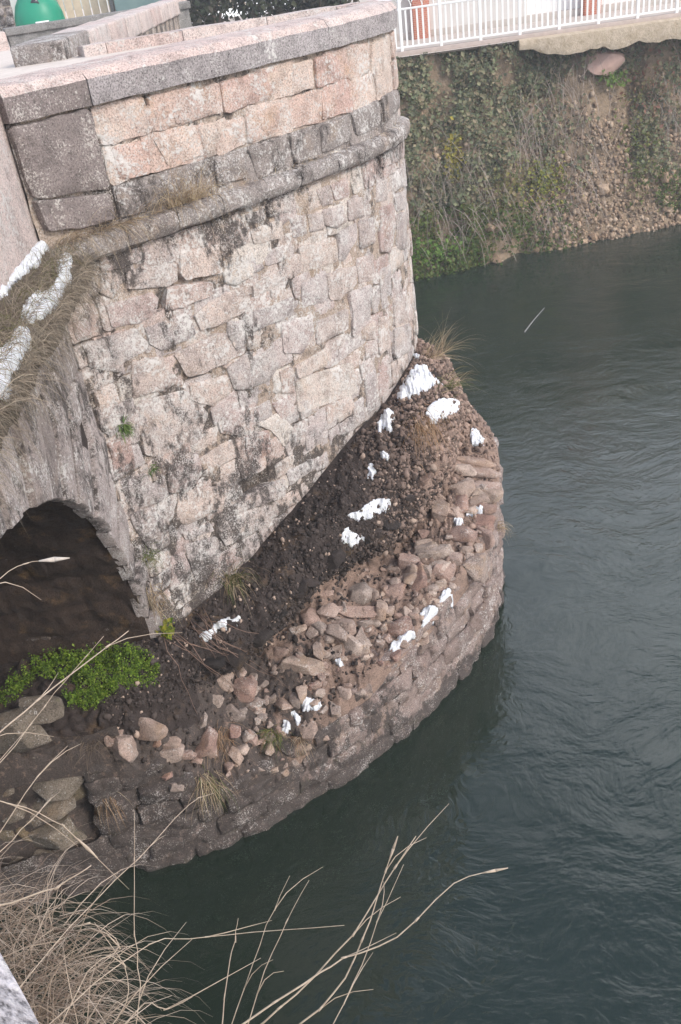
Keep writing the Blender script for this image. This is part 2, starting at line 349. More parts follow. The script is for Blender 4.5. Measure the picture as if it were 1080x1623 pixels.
fr = nnode(t, 'ShaderNodeFresnel', IOR=1.5); sm = nnode(t, 'ShaderNodeMixShader')
for q in (gl, fr): t.links.new(bp.outputs['Normal'], q.inputs['Normal'])
t.links.new(fr.outputs[0], sm.inputs[0]); t.links.new(body.outputs[0], sm.inputs[1]); t.links.new(gl.outputs[0], sm.inputs[2])
t.links.new(sm.outputs[0], t.nodes['Material Output'].inputs['Surface']); M_water = m
tag(mesh_obj('river', [(-90, -60, 0), (140, -60, 0), (140, 40, 0), (-90, 40, 0)], [[0, 1, 2, 3]], M_water, smooth=False), kind='structure')
M_bed = plain_mat('river_bed_mud', (0.03, 0.028, 0.018), (0.075, 0.065, 0.04), 0.8, bump=0.4)
gx = np.linspace(-90, 140, 60); gy = np.linspace(-60, 40, 50)
V = [(x, y, -1.7 + 0.25 * noise.noise(Vector((x * .2, y * .2, 0)))) for x in gx for y in gy]
tag(mesh_obj('river_bed', V, [[i * 50 + k, (i + 1) * 50 + k, (i + 1) * 50 + k + 1, i * 50 + k + 1] for i in range(59) for k in range(49)], M_bed), kind='structure')

# ------------------------------------------------------------------ the bridge
rng = random.Random(7)
PIER = Plan([(-2.0, 7.05), (-1.5, 7.55), (-0.5, 8.45), (0.35, 9.3), (0.9, 9.95), (1.2, 10.5), (1.3, 11.0), (1.05, 11.35), (0.4, 11.3), (-0.6, 11.02), (-1.4, 10.77), (-2.05, 10.55)])
FOOT = Plan([(-6.5, 5.7), (-5, 5.75), (-3.45, 5.9), (-2.5, 6.1), (-1.59, 6.33), (-0.75, 6.75), (0.04, 7.21), (0.75, 7.8), (1.44, 8.57), (1.85, 9.2), (2.09, 9.8), (2.25, 10.5), (2.28, 11.2), (2.1, 12.0), (1.5, 12.6), (0, 12.9), (-2, 13)])
U_TIP = PIER.hit(617, 60)[0]
bridge = empty('stone_bridge', (-4.5, 8.8, 0), 'old pink and grey stone bridge with a rounded pier, refuge and ruined footing', 'bridge')

# traced faces of the blocks, as picture outlines laid on the wall
TR = []
def T(x0, y0, s, *polys):
    for p in polys: TR.append(zoom(p, x0, y0, s))
T(100, 380, 3.6, [(205, 98), (480, 25), (495, 105), (340, 150), (220, 172)], [(355, 178), (640, 132), (650, 235), (590, 265), (375, 285)], [(500, 25), (665, 35), (655, 128), (507, 140)],
  [(672, 85), (885, 25), (903, 188), (705, 222), (668, 190)], [(215, 190), (300, 198), (310, 270), (280, 330), (222, 300)], [(600, 270), (840, 245), (850, 310), (690, 375), (592, 398)],
  [(247, 375), (500, 305), (538, 335), (528, 418), (440, 468), (282, 500)], [(472, 502), (708, 420), (755, 540), (562, 632), (502, 590)], [(750, 425), (900, 318), (1048, 285), (1062, 388), (940, 458), (782, 515)], [(905, 150), (960, 95), (1075, 70), (1078, 200), (985, 250), (930, 240)])
T(100, 500, 3.6, [(122, 168), (412, 78), (485, 185), (342, 262), (330, 318), (162, 298)], [(392, 262), (568, 238), (632, 380), (588, 418), (402, 470)], [(640, 222), (898, 100), (950, 200), (940, 258), (722, 356), (692, 300)],
  [(725, 392), (925, 345), (955, 438), (860, 515), (730, 478)], [(445, 492), (700, 435), (820, 560), (765, 735), (600, 822), (485, 785), (435, 640)], [(940, 302), (1072, 210), (1078, 415), (975, 415)],
  [(885, 600), (1078, 530), (1078, 690), (905, 675)], [(255, 722), (378, 702), (405, 872), (292, 895)], [(935, 35), (1025, 32), (1042, 150), (990, 190), (952, 130)], [(57, 32), (158, 22), (158, 108), (82, 126)], [(200, 540), (390, 480), (420, 560), (270, 690), (215, 640)], [(590, 860), (760, 790), (800, 900), (720, 1000), (620, 1010)])
T(150, 750, 3.6, [(143, 48), (290, 5), (355, 110), (328, 178), (212, 212)], [(203, 235), (330, 200), (395, 300), (368, 435), (312, 435), (243, 330)], [(485, 105), (825, 65), (840, 140), (700, 215), (522, 292), (475, 260)],
  [(502, 345), (655, 288), (675, 330), (522, 380)], [(695, 265), (1035, 165), (1045, 182), (985, 305), (820, 375), (742, 412), (705, 340)], [(520, 412), (688, 365), (712, 430), (696, 555), (592, 632), (535, 480)],
  [(435, 482), (508, 455), (545, 560), (500, 615), (435, 662)], [(705, 235), (900, 110), (1078, 30), (1078, 125), (870, 205), (705, 255)])
T(350, 250, 3.484, [(163, 398), (330, 345), (342, 432), (240, 470), (182, 472)], [(243, 525), (388, 470), (405, 545), (253, 595)], [(33, 582), (222, 525), (236, 610), (100, 665), (43, 655)], [(173, 705), (393, 587), (415, 660), (183, 765)],
  [(0, 765), (148, 705), (156, 820), (100, 865), (0, 885)], [(113, 875), (397, 767), (397, 850), (330, 895), (153, 975)], [(335, 925), (497, 867), (512, 960), (450, 1075), (345, 1075)], [(43, 903), (98, 890), (136, 1000), (90, 1055), (63, 1030)],
  [(393, 335), (467, 315), (476, 418), (403, 436)], [(479, 318), (552, 303), (566, 388), (493, 407)], [(559, 293), (668, 270), (686, 348), (640, 386), (579, 368)], [(434, 485), (627, 446), (646, 568), (453, 645)], [(655, 415), (741, 367), (746, 450), (688, 555), (658, 565)],
  [(759, 355), (836, 336), (846, 468), (774, 495)], [(750, 563), (841, 536), (846, 668), (764, 695)], [(445, 695), (577, 628), (596, 700), (586, 795), (453, 825)], [(586, 645), (700, 606), (736, 606), (740, 697), (660, 775), (604, 775)],
  [(715, 745), (826, 708), (816, 886), (724, 952)], [(534, 905), (696, 838), (700, 947), (534, 1033)], [(875, 283), (946, 256), (956, 380), (936, 515), (884, 515)], [(863, 133), (906, 112), (916, 228), (855, 246)], [(695, 235), (776, 224), (786, 318), (704, 345)],
  [(530, 185), (597, 156), (616, 247), (562, 265)], [(255, 263), (377, 216), (396, 287), (273, 326)], [(134, 314), (237, 276), (237, 338), (162, 375)], [(10, 430), (150, 385), (160, 460), (60, 520), (15, 540)], [(610, 150), (690, 120), (700, 210), (630, 240)])
T(340, 0, 3.0, [(778, 733), (892, 657), (897, 735), (793, 800)], [(833, 853), (902, 752), (912, 878), (843, 910)], [(853, 932), (907, 895), (912, 988), (863, 1006)], [(858, 1024), (912, 1005), (917, 1178), (868, 1186)])
T(340, 350, 2.348, [(50, 543), (213, 475), (236, 540), (200, 595), (84, 630)], [(304, 593), (507, 525), (522, 600), (535, 638), (313, 715)], [(504, 288), (571, 256), (576, 368), (514, 434)], [(220, 682), (278, 655), (305, 700), (252, 745)],
  [(24, 733), (148, 675), (166, 740), (90, 795), (29, 777)], [(414, 693), (507, 645), (520, 700), (422, 755)], [(520, 682), (552, 658), (557, 738), (523, 755)], [(559, 583), (597, 556), (601, 688), (568, 715)], [(333, 773), (416, 745), (416, 808), (344, 855)],
  [(113, 803), (198, 783), (212, 858), (150, 895), (123, 886)], [(273, 933), (357, 886), (376, 910), (283, 984)], [(609, 363), (646, 354), (651, 468), (613, 495)], [(614, 184), (656, 166), (656, 268), (618, 295)], [(554, 403), (597, 376), (601, 437), (563, 447)],
  [(609, 523), (646, 504), (646, 637), (613, 655)], [(664, 403), (726, 384), (731, 478), (669, 515)], [(244, 563), (288, 548), (296, 637), (254, 637)], [(160, 760), (240, 720), (290, 770), (260, 840), (210, 780)], [(430, 480), (495, 455), (490, 500), (440, 540), (410, 545)], [(665, 290), (715, 260), (720, 360), (668, 390)], [(300, 540), (420, 470), (415, 540), (310, 585)])
PARA_TR = [zoom(p, 0, 0, 3.0) for p in ([(442, 548), (660, 500), (682, 638), (540, 686), (465, 660)], [(694, 514), (806, 478), (826, 596), (704, 636)], [(824, 466), (1037, 392), (1056, 536), (844, 596)], [(534, 704), (712, 664), (716, 826), (563, 855)], [(730, 660), (927, 602), (970, 736), (800, 786)], [(950, 604), (1078, 566), (1078, 716), (988, 740)])]
PARA_TR += [zoom(p, 340, 0, 3.0) for p in ([(24, 394), (297, 318), (306, 446), (54, 540)], [(154, 545), (337, 487), (346, 606), (164, 684)], [(4, 585), (137, 556), (146, 686), (14, 745)], [(364, 305), (462, 285), (466, 416), (374, 446)], [(354, 485), (491, 431), (496, 576), (364, 615)], [(480, 275), (597, 256), (606, 386), (484, 416)], [(510, 435), (607, 405), (636, 516), (514, 576)], [(625, 236), (737, 206), (737, 350), (645, 380)], [(645, 388), (737, 358), (737, 486), (645, 515)], [(750, 206), (826, 178), (841, 405), (755, 465)])]
DARK_TR = [zoom(p, 340, 0, 3.0) for p in ([(4, 765), (137, 716), (146, 836), (14, 885)], [(164, 705), (317, 666), (326, 786), (204, 845)], [(354, 645), (487, 616), (496, 736), (384, 775)], [(504, 605), (617, 552), (646, 656), (514, 725)], [(645, 535), (777, 478), (786, 596), (674, 645)], [(790, 466), (856, 428), (876, 498), (804, 575)])]
DARK_TR += [zoom(p, 0, 160, 4.32) for p in ([(795, 605), (960, 592), (1000, 750), (822, 795)], [(985, 590), (1180, 520), (1230, 660), (1010, 745)])]

# pier face below the string course: backing and its blocks
HOLE = [PIER.hit(*p) for p in zoom([(70, 935), (200, 885), (215, 980), (150, 1030), (105, 1045)], 340, 350, 2.348)]
pier = wall_face(PIER, 0.0, PIER.L, 1.9, 6.16, M_mortar, 'pier_wall', bridge, d=-0.004, amp=0.05, du=0.04, sc=4, void=.08, hole=HOLE)
polys = []
for tr_ in TR:
    pl = [PIER.hit(*p) for p in tr_]
    if max(p[1] for p in pl) > 6.12: pl = [(u, min(z, 6.1)) for u, z in pl]
    us = [p[0] for p in pl]
    if max(us) - min(us) < 1.3: polys.append(pl)
def shrink(pl, g):
    c = np.mean(np.asarray(pl), 0); out = []
    for p in pl:
        v = np.asarray(p) - c; l = np.hypot(*v); out.append(tuple(c + v * max(0.3, (l - g) / l)))
    return out
for pl in polys: poly_stone(PIER, shrink(pl, -0.018), rng.uniform(0.006, 0.024), M_face, 'stone', pier, rng)
def covered(pl, traced, lim):
    a, b, c, d = [np.asarray(p) for p in pl]; k = 0
    for f in (.15, .5, .85):
        for g in (.15, .5, .85):
            q = (a * (1 - f) + b * f) * (1 - g) + (d * (1 - f) + c * f) * g
            if any(in_poly(q, t_) for t_ in traced): k += 1
    return k >= lim
zb_ = [2.2]
while zb_[-1] < 5.85: zb_.append(zb_[-1] + rng.uniform(.19, .33))
zb_.append(6.09)
for pl in courses(PIER, 0.0, U_TIP + .28, zb_, (.24, .52), rng, jitter=.016, gap=.004):
    c_ = np.mean(np.asarray(pl), 0)
    if covered(pl, polys, 7) or in_poly(tuple(c_), HOLE): continue
    poly_stone(PIER, pl, rng.uniform(-.010, .006), M_face, 'stone', pier, rng, lump=.010, rnd=.07)
for pl in courses(PIER, U_TIP + 0.25, PIER.L, [3.0 + .34 * k for k in range(9)] + [6.08], (0.45, 0.8), rng): poly_stone(PIER, pl, rng.uniform(0, .03), M_face, 'stone', pier, rng, seg=.14)

# string course, blackened course, parapet courses, pilaster
parapet = wall_face(PIER, 0.0, PIER.L, 6.1, 7.215, M_mortar, 'parapet_wall', bridge, d=-0.012, amp=0.02, du=0.06)
blk = wall_face(PIER, 0.75, PIER.L, 6.27, 6.6, M_darkcourse, 'blackened_course', bridge, d=.004, amp=.03, du=.05)
para_polys = [[PIER.hit(*p) for p in pl0] for pl0 in PARA_TR]
for pl in courses(PIER, .74, U_TIP + .05, [6.6, 6.91, 7.2], (.35, .7), rng, jitter=.012, gap=.004):
    if not covered(pl, para_polys, 7): poly_stone(PIER, pl, rng.uniform(-.006, .004), M_parapet, 'stone', parapet, rng, lump=.008)
for pl0 in PARA_TR:
    pl = [PIER.hit(*p) for p in pl0]; pl = [(u, min(z, 7.195)) for u, z in pl]; poly_stone(PIER, shrink(pl, -0.012), rng.uniform(0.0, 0.014), M_parapet, 'stone', parapet, rng, lump=0.01)
for pl0 in DARK_TR:
    pl = [PIER.hit(*p) for p in pl0]; pl = [(u, max(z, 6.29)) for u, z in pl]; poly_stone(PIER, shrink(pl, -0.02), rng.uniform(0.012, 0.03), M_darkcourse, 'stone', blk, rng, lump=0.016)
for pl in courses(PIER, U_TIP + 0.05, PIER.L, [6.3, 6.61, 6.92, 7.2], (0.45, 0.8), rng): poly_stone(PIER, pl, rng.uniform(0, .014), M_parapet, 'stone', parapet, rng, seg=.14)
u = 0.0; su = [0.72, 1.25, 1.75, 2.3, 2.75, 3.3, 3.75, 4.1, U_TIP + .05, U_TIP + .5, U_TIP + 1.2, U_TIP + 2.0, U_TIP + 2.8, PIER.L]
string = wall_face(PIER, 0.0, PIER.L, 6.12, 6.27, M_darkcourse, 'string_course', bridge, d=0.01, amp=0.01, du=0.06)
SP = [(-0.05, 6.11), (0.07, 6.115), (0.10, 6.14), (0.115, 6.20), (0.10, 6.265), (0.06, 6.29), (-0.05, 6.30)]
for a in su:
    if a > u + .1: sweep_block(PIER, u, a, SP, M_darkcourse, 'stone', string, rng, jit=0.014, du=.08); u = a
for bx in ([(22, 192), (600, 48), (738, 598), (212, 676)], [(217, 690), (738, 632), (786, 800), (560, 872), (310, 890)]):
    pl = [PIER.hit(*p) for p in zoom(bx, 0, 160, 4.32)]; pl = [(max(u_, 0.005), z) for u_, z in pl]
    poly_stone(PIER, pl, 0.045, M_pilaster, 'stone', parapet, rng, lump=0.008, rnd=0.05, depth=.12)
# coping round the refuge
CP = [(-0.42, 7.215), (0.045, 7.215), (0.05, 7.395), (0.0, 7.455), (-0.10, 7.475), (-0.42, 7.48)]
cj = [0.0, PIER.hit(135, 140)[0], PIER.hit(352, 90)[0], PIER.hit(500, 60)[0] + .15, U_TIP - .1, U_TIP + .45]
n_ = len(cj)
while cj[-1] < PIER.L - .6: cj.append(cj[-1] + rng.uniform(.8, 1.2))
cj.append(PIER.L + .0)
coping = wall_face(PIER, 0.02, PIER.L, 7.2, 7.4, M_coping, 'coping', bridge, d=-0.2, amp=0.0, du=0.1)
for a, b_2 in zip(cj[:-1], cj[1:]): sweep_block(PIER, a, b_2, CP, M_pilaster if a == 0 else (M_coping if a < U_TIP + .2 else M_coptop), 'coping_stone', coping, rng, jit=0.012, mat2=M_coptop, top_faces=(2, 3, 4))

# spandrel with the arch towards the camera (plane x = -2)
XS, AC_Y, AC_Z, AR = -2.0, 4.0, 2.42, 2.95
def arch_geo(x, r_in, r_out, a0, a1, n):
    return [(x, AC_Y + r_in * math.cos(a0 + (a1 - a0) * i / n), AC_Z + r_in * math.sin(a0 + (a1 - a0) * i / n)) for i in range(n + 1)]
V, Fs = [], []; n = 40
for i in range(n + 1):
    a = math.pi * i / n; y = AC_Y + (AR + .3) * math.cos(a); z = AC_Z + (AR + .3) * math.sin(a)
    yy = 7.06 if i == 0 else (0.9 if i == n else AC_Y + (3.06 * math.cos(a) / max(abs(math.cos(a)), math.sin(a) * 3.06 / 3.75)) * 1.0)
    zz = min(6.2, AC_Z + 3.75 * math.sin(a) / max(1e-6, max(abs(math.cos(a)) * 3.75 / 3.06, math.sin(a)))) if 0 < i < n else AC_Z
    yy = max(.9, min(7.06, yy)); V += [(XS - .03, y, z), (XS - .03, yy, zz)]
for i in range(n): Fs.append([2 * i, 2 * i + 2, 2 * i + 3, 2 * i + 1])
spandrel = mesh_obj('spandrel_wall', V, Fs, M_dark, bridge, smooth=False)
# rubble blocks of the spandrel between the ring and the ledge
SPAN = Plan([(XS, 0.9), (XS, 3.0), (XS, 5.0), (XS, 7.06)])
def ring_top(y): q = (AR + .56) ** 2 - (y - AC_Y) ** 2; return AC_Z + math.sqrt(q) if q > 0 else AC_Z
for k, (z0, z1) in enumerate([(2.6 + .3 * j, 2.9 + .3 * j) for j in range(12)]):
    u = SPAN.L - .01
    while u > 2.2:
        l = rng.uniform(.25, .5); a, c = max(u - l, 0), u; ya, yc = .9 + a, .9 + c
        if ring_top(ya) < z0 + .12 or (ring_top(yc) < z0 + .1):
            pl = [(a + .01, max(z0 + .01, min(ring_top(ya) + .02, z1 - .03))), (c - .01, max(z0 + .01, min(ring_top(yc) + .02, z1 - .03))), (c - .01, z1 - .01), (a + .01, z1 - .01)]
            if ring_top(ya) < z1 - .1: poly_stone(SPAN, pl, rng.uniform(0, .02), M_vouss, 'stone', spandrel, rng)
        u -= l
def arch_stone(a0, a1, r0, r1, x_front, depth, parent, name, mat):
    V, Fs = [], []; n = 3; s0 = rng.random() * 40; R = [(r0, 0), (r0 + .012, .015), ((r0 + r1) / 2, .022), (r1 - .012, .015), (r1, 0)]
    for i in range(n + 1):
        a = a0 + (a1 - a0) * i / n
        for r, ex in R:
            e = ex - (.02 if i in (0, n) else 0) * min(1, max(0, (r - r0) / .05))
            V.append((x_front + e + .012 * noise.noise(Vector((a * 9, r * 6, s0))), AC_Y + r * math.cos(a), AC_Z + r * math.sin(a)))
    K = len(R); nb = len(V)
    for i in range(n + 1):
        a = a0 + (a1 - a0) * i / n
        for r in (r0, r1): V.append((x_front - depth, AC_Y + r * math.cos(a), AC_Z + r * math.sin(a)))
    for i in range(n):
        for k in range(K - 1): Fs.append([i * K + k, i * K + k + 1, (i + 1) * K + k + 1, (i + 1) * K + k])
        Fs.append([i * K, (i + 1) * K, nb + 2 * (i + 1), nb + 2 * i]); Fs.append([(i + 1) * K + K - 1, i * K + K - 1, nb + 2 * i + 1, nb + 2 * i + 3])
    Fs.append(list(range(K))[::-1] + [nb, nb + 1]); Fs.append([n * K + k for k in range(K)] + [nb + 2 * n + 1, nb + 2 * n])
    return mesh_obj(name, V, Fs, mat, parent, smooth=True, angle=math.radians(40))
ring = mesh_obj('arch_ring', *join([([(XS - .02, AC_Y + r * math.cos(math.pi * i / 36), AC_Z + r * math.sin(math.pi * i / 36)) for i in range(37) for r in (AR + .005, AR + .5)], [[2 * i, 2 * i + 1, 2 * i + 3, 2 * i + 2] for i in range(36)])]), M_dark, bridge, smooth=False)
a = 0.0
while a < math.pi - .03:
    w = rng.uniform(.075, .13); e = min(a + w, math.pi)
    arch_stone(a + .005, e - .005, AR, AR + rng.uniform(.5, .85), XS + rng.uniform(-.03, .05), .1, ring, 'voussoir', M_vouss); a = e
# vault under the arch, in rough courses
V, Fs = [], []; nx, na = 130, 210
for i in range(nx + 1):
    x = XS - .05 - 4.9 * i / nx
    for k in range(na + 1):
        s_ = k / na; 
        if s_ < .12: y, z, ny, nz = AC_Y + AR, 1.6 + (AC_Z - 1.6) * s_ / .12, -1, 0
        elif s_ > .88: y, z, ny, nz = AC_Y - AR, AC_Z - (AC_Z - 1.6) * (s_ - .88) / .12, 1, 0
        else:
            a = math.pi * (s_ - .12) / .76; y, z, ny, nz = AC_Y + AR * math.cos(a), AC_Z + AR * math.sin(a), -math.cos(a), -math.sin(a)
        row = int(s_ * 30); fr_ = abs((s_ * 30) % 1 - .5); jx = abs(((x + row * .37) / .7) % 1 - .5)
        dd = .05 * fbm(x * 3, y * 3, z * 3) + .02 * fbm(x * 14, y * 14, z * 14) - (.018 if fr_ > .45 or jx > .475 else 0) + .010 * noise.noise(Vector((int((x + row * .37) / .7) * 3.3, row * 1.7, 0))) - .01
        V.append((x, y + ny * dd, z + nz * dd))
for i in range(nx):
    for k in range(na): q = i * (na + 1) + k; Fs.append([q, q + 1, q + na + 2, q + na + 1])
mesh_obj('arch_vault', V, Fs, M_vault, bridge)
# rest of the bridge body: core, far side face, deck side
for nm, bx in (('bridge_core', (-6.95, -2.06, 7.0, 10.5, -1, 7.2)), ('bridge_core', (-6.95, -2.06, -2.2, 1.0, -1, 7.2)), ('bridge_core', (-6.95, -2.06, .9, 7.1, 5.6, 7.2))):
    mesh_obj(nm, *box_geo(*bx), M_mortar, bridge, smooth=False)
mesh_obj('bridge_core', *box_geo(-6.95, -2.2, 10.4, 25.5, 3.2, 6.6), M_mortar, bridge, smooth=False)
V = [(-2.04, y, z) for y in (.9, 7.06) for z in (6.15, 7.45)]
mesh_obj('parapet_face', *box_geo(-2.45, -2.03, .9, 7.12, 6.15, 7.46, .02), M_coptop, bridge)

# path on the bridge and in the refuge
M_path = plain_mat('pale_path', (0.50, 0.43, 0.38), (0.62, 0.55, 0.49), 6, bump=0.2)
refuge_pts = [PIER.at(u_, 7.38, -.3) for u_ in np.linspace(0, PIER.L, 40)]
V = [(-7, -3, 7.38), (-2.3, -3, 7.38), (-2.3, 6.9, 7.38)] + refuge_pts + [(-2.4, 13, 7.32), (-2.3, 26, 6.85), (-7, 26, 6.85), (-7, 13, 7.32)]
nv = len(V); tag(mesh_obj('path', V, [list(range(0, 3)) + list(range(3, nv - 4)) + [nv - 4, nv - 1], [nv - 1, nv - 4, nv - 3, nv - 2]], M_path, smooth=False), kind='structure')
# far parapet of the bridge beyond the refuge, in long slabs
fp = mesh_obj('far_parapet', *box_geo(-2.5, -2.1, 10.6, 26, 5.4, 7.22), M_mortar, bridge, smooth=False)
for k in range(10):
    y0 = 10.25 + k * 1.55; zt = 7.56 - .012 * k
    mesh_obj('coping_stone', *box_geo(-2.66 + .01 * k, -2.12 + .01 * k, y0, y0 + 1.54, zt - .3, zt, .03), M_coptop if k else M_darkcourse, fp)

# ------------------------------------------------------------------ ruined footing
def P_on(px, py, plan): u_, z = plan.hit(px, py); return np.array(plan.at(u_, z))
def station(B, Tt, Dp=None, fc=.30, fd=.36, B3=None, T3=None, crest=None, D3=None):
    b3 = P_on(*B, PIER) if B else np.array(B3, float); t3 = P_on(*Tt, FOOT) if Tt else np.array(T3, float)
    return b3, t3
ST = []
def add_station(b3, c3, d3, s3, t3, k3=None):
    b3, c3 = np.asarray(b3, float), np.asarray(c3, float); k3 = b3 * .45 + c3 * .55 + np.array([0, 0, .05]) if k3 is None else k3
    ST.append([np.asarray(v, float) for v in (b3, k3, c3, d3, s3, t3)])
def ray_vert(px, py, p, q):
    """point of the picture ray over the plan line p-q"""
    d = ray(px, py); e = np.asarray(q[:2]) - np.asarray(p[:2]); a = np.asarray(p[:2]); den = d[0] * -e[1] + d[1] * e[0]
    t = (a[0] * -e[1] + a[1] * e[0]) / den; return CAM + d * t
add_station((-6.4, 7.0, 2.35), (-6.4, 6.5, 2.3), (-6.4, 6.35, 2.2), (-6.4, 6.1, 2.0), (-6.4, 5.75, 1.9))
add_station((-4.4, 7.0, 2.35), (-4.4, 6.45, 2.3), (-4.4, 6.3, 2.2), (-4.4, 6.1, 2.0), (-4.4, 5.86, 1.9))
add_station((-3.0, 7.0, 2.36), (-3.0, 6.5, 2.28), (-2.95, 6.38, 2.12), (-2.9, 6.2, 1.95), (-2.85, 6.05, 1.85))
add_station((-2.05, 7.0, 2.42), (-2.1, 6.62, 2.25), (-2.1, 6.55, 1.95), (-2.12, 6.4, 1.6), (-2.15, 6.2, 1.3))
for B, Dp, Tt, zs in (((350, 930), (392, 1050), (390, 1240), .15), ((470, 800), (510, 925), (520, 1140), .12), ((560, 690), (640, 850), (620, 1040), .10), ((600, 650), (705, 760), (730, 920), .0), ((640, 590), (722, 715), (780, 830), .0)):
    b3 = P_on(*B, PIER); t3 = P_on(*Tt, FOOT)
    fd = {350: .40, 470: .40, 560: .45, 600: .54, 640: .60}[B[0]]
    # the foot of the dark bank lies at part fd of the way from pier to footing wall
    lo, hi = ST[-1][0], b3
    base = b3 * (1 - fd * .55) + t3 * fd * .55; side = np.array([1.0, 0.75]); d3 = ray_vert(*Dp, base, base[:2] + side)
    cz = b3 * .45 + d3 * .55; cpix = (B[0] * .04 + Dp[0] * .96, B[1] * .04 + Dp[1] * .96); kpix = (B[0] * .48 + Dp[0] * .52, B[1] * .48 + Dp[1] * .52)
    fl = fd * 1.04; c3 = ray_vert(*cpix, b3 * (1 - fl) + t3 * fl, (b3 * (1 - fl) + t3 * fl)[:2] + side); fk = fd * .90; k3 = ray_vert(*kpix, b3 * (1 - fk) + t3 * fk, (b3 * (1 - fk) + t3 * fk)[:2] + side)
    s3 = d3 * .5 + t3 * .5; s3[2] += zs - .06; add_station(b3, c3, d3, s3, t3, k3)
add_station((1.25, 10.85, 3.55), (1.70, 10.55, 3.12), (1.84, 10.5, 2.75), (2.0, 10.5, 2.35), (2.23, 10.5, 2.05))
add_station((0.9, 11.4, 3.4), (1.35, 11.75, 3.05), (1.6, 11.9, 2.5), (1.8, 12.0, 2.1), (2.0, 12.2, 1.7))
add_station((-1.0, 11.0, 3.0), (-0.8, 11.8, 2.8), (-.6, 12.1, 2.3), (-.5, 12.4, 2.0), (-.4, 12.75, 1.6))
NS, NR = 34, 14
rows = [catmull([s[j] for s in ST], NS) for j in range(6)]; nst = len(rows[0])
GRID = np.zeros((nst, 5 * NR + 2, 3))
for i in range(nst):
    sec = [rows[j][i] for j in range(6)]; out = []
    ex = catmull(sec, NR)
    GRID[i, :5 * NR + 1] = ex; GRID[i, -1] = sec[5] + (0, 0, -.25)
for i in range(nst):
    for k in range(5 * NR + 1):
        x, y, z = GRID[i, k]; w_ = min(1, k / 4) * min(1, (5 * NR - k) / 3 + .25)
        vd = noise.voronoi(Vector((x * 7, y * 7, z * 7)))[0]; vb = noise.voronoi(Vector((x * 16, y * 16, z * 16 + 4)))[0]; st_ = (min(.45, vd[1] - vd[0]) * .11 + min(.45, vb[1] - vb[0]) * .05) * w_
        GRID[i, k, 2] += st_; GRID[i, k, 1] -= st_ * .6
        dk_ = 1.0 if k < NR * 2.2 else .55
        GRID[i, k, 2] += w_ * (.11 * dk_ * fbm(x * 3.2, y * 3.2, 5) + .03 * fbm(x * 11, y * 11, 9)); GRID[i, k, 0] += w_ * .03 * fbm(x * 5, y * 5, z * 5 + 3); GRID[i, k, 1] -= w_ * .03 * fbm(x * 5, y * 5, z * 5 + 13)
V = GRID.reshape(-1, 3); K = 5 * NR + 2
Fs = [[i * K + k, i * K + k + 1, (i + 1) * K + k + 1, (i + 1) * K + k] for i in range(nst - 1) for k in range(K - 1)]
fillo = mesh_obj('footing_fill', V, Fs, M_fill, bridge); fillo.data.materials.append(M_dark)
pf = fillo.data.polygons; idx = 0
for i in range(nst - 1):
    for k in range(K - 1):
        x, y, z = GRID[i, k]; edge = 2.95 * NR + 3.0 * noise.noise(Vector((x * 4, y * 4, 1)))
        lim = edge if x < .55 else edge - (x - .55) * 9
        if x < -1.75: lim = 54
        if k < lim and i < (nst - 1) * .86: pf[idx].material_index = 1
        idx += 1
SURF_V, SURF_F = V.copy(), list(Fs)
bvh_fill = BVHTree.FromPolygons([Vector(v) for v in V], Fs)
def hit_fill(px, py):
    h = bvh_fill.ray_cast(Vector(CAM), Vector(ray(px, py))); return (h[0], h[1] if h[1].z > 0 else -h[1]) if h[0] else (None, None)

# footing wall: backing and courses of blocks
footing = wall_face(FOOT, 0.0, FOOT.L, -1.6, 0.7, M_footing, 'footing_wall', bridge, d=-.005, amp=.11, du=.05, sc=3, void=.2)
top_pts = sorted([(FOOT.u[np.argmin(np.hypot(*(FOOT.p - t_[5][:2]).T))], t_[5][2]) for t_ in ST[:-1]])
def foot_top(u_): return float(np.interp(u_, [p[0] for p in top_pts], [p[1] for p in top_pts]))
u_vis = FOOT.hit(5, 1400)[0] - .3; u_end = FOOT.u[np.argmin(np.hypot(*(FOOT.p - np.array([2.1, 12.0])).T))]
zs_ = [-.5, -.12, .16, .42, .70, .95, 1.22, 1.48, 1.76, 2.02]
cnt = 0
for a_, c_ in zip(zs_[:-1], zs_[1:]):
    u = u_vis + rng.random() * .2
    while u < u_end:
        left = u < FOOT.hit(150, 1300)[0]
        l = rng.uniform(.28, .62) if not left else rng.uniform(.35, .8); top = foot_top(u + l / 2)
        if a_ < top - .08 and not (left and a_ > -.2):
            b_3 = min(c_, top + .03); j = lambda: rng.uniform(-.03, .03)
            pl = [(u + j(), a_ + j() * .6), (u + l + j(), a_ + j() * .6), (u + l + j(), b_3 + j() * .6), (u + j(), b_3 + j() * .6)]
            dep = .22 if c_ > top - .3 else .12
            poly_stone(FOOT, pl, rng.uniform(-.035, .03) + (.05 if left else 0), M_rock if left else M_footing, 'stone', footing, rng, lump=.05, rnd=.12, bev=.02, depth=dep); cnt += 1
        u += l

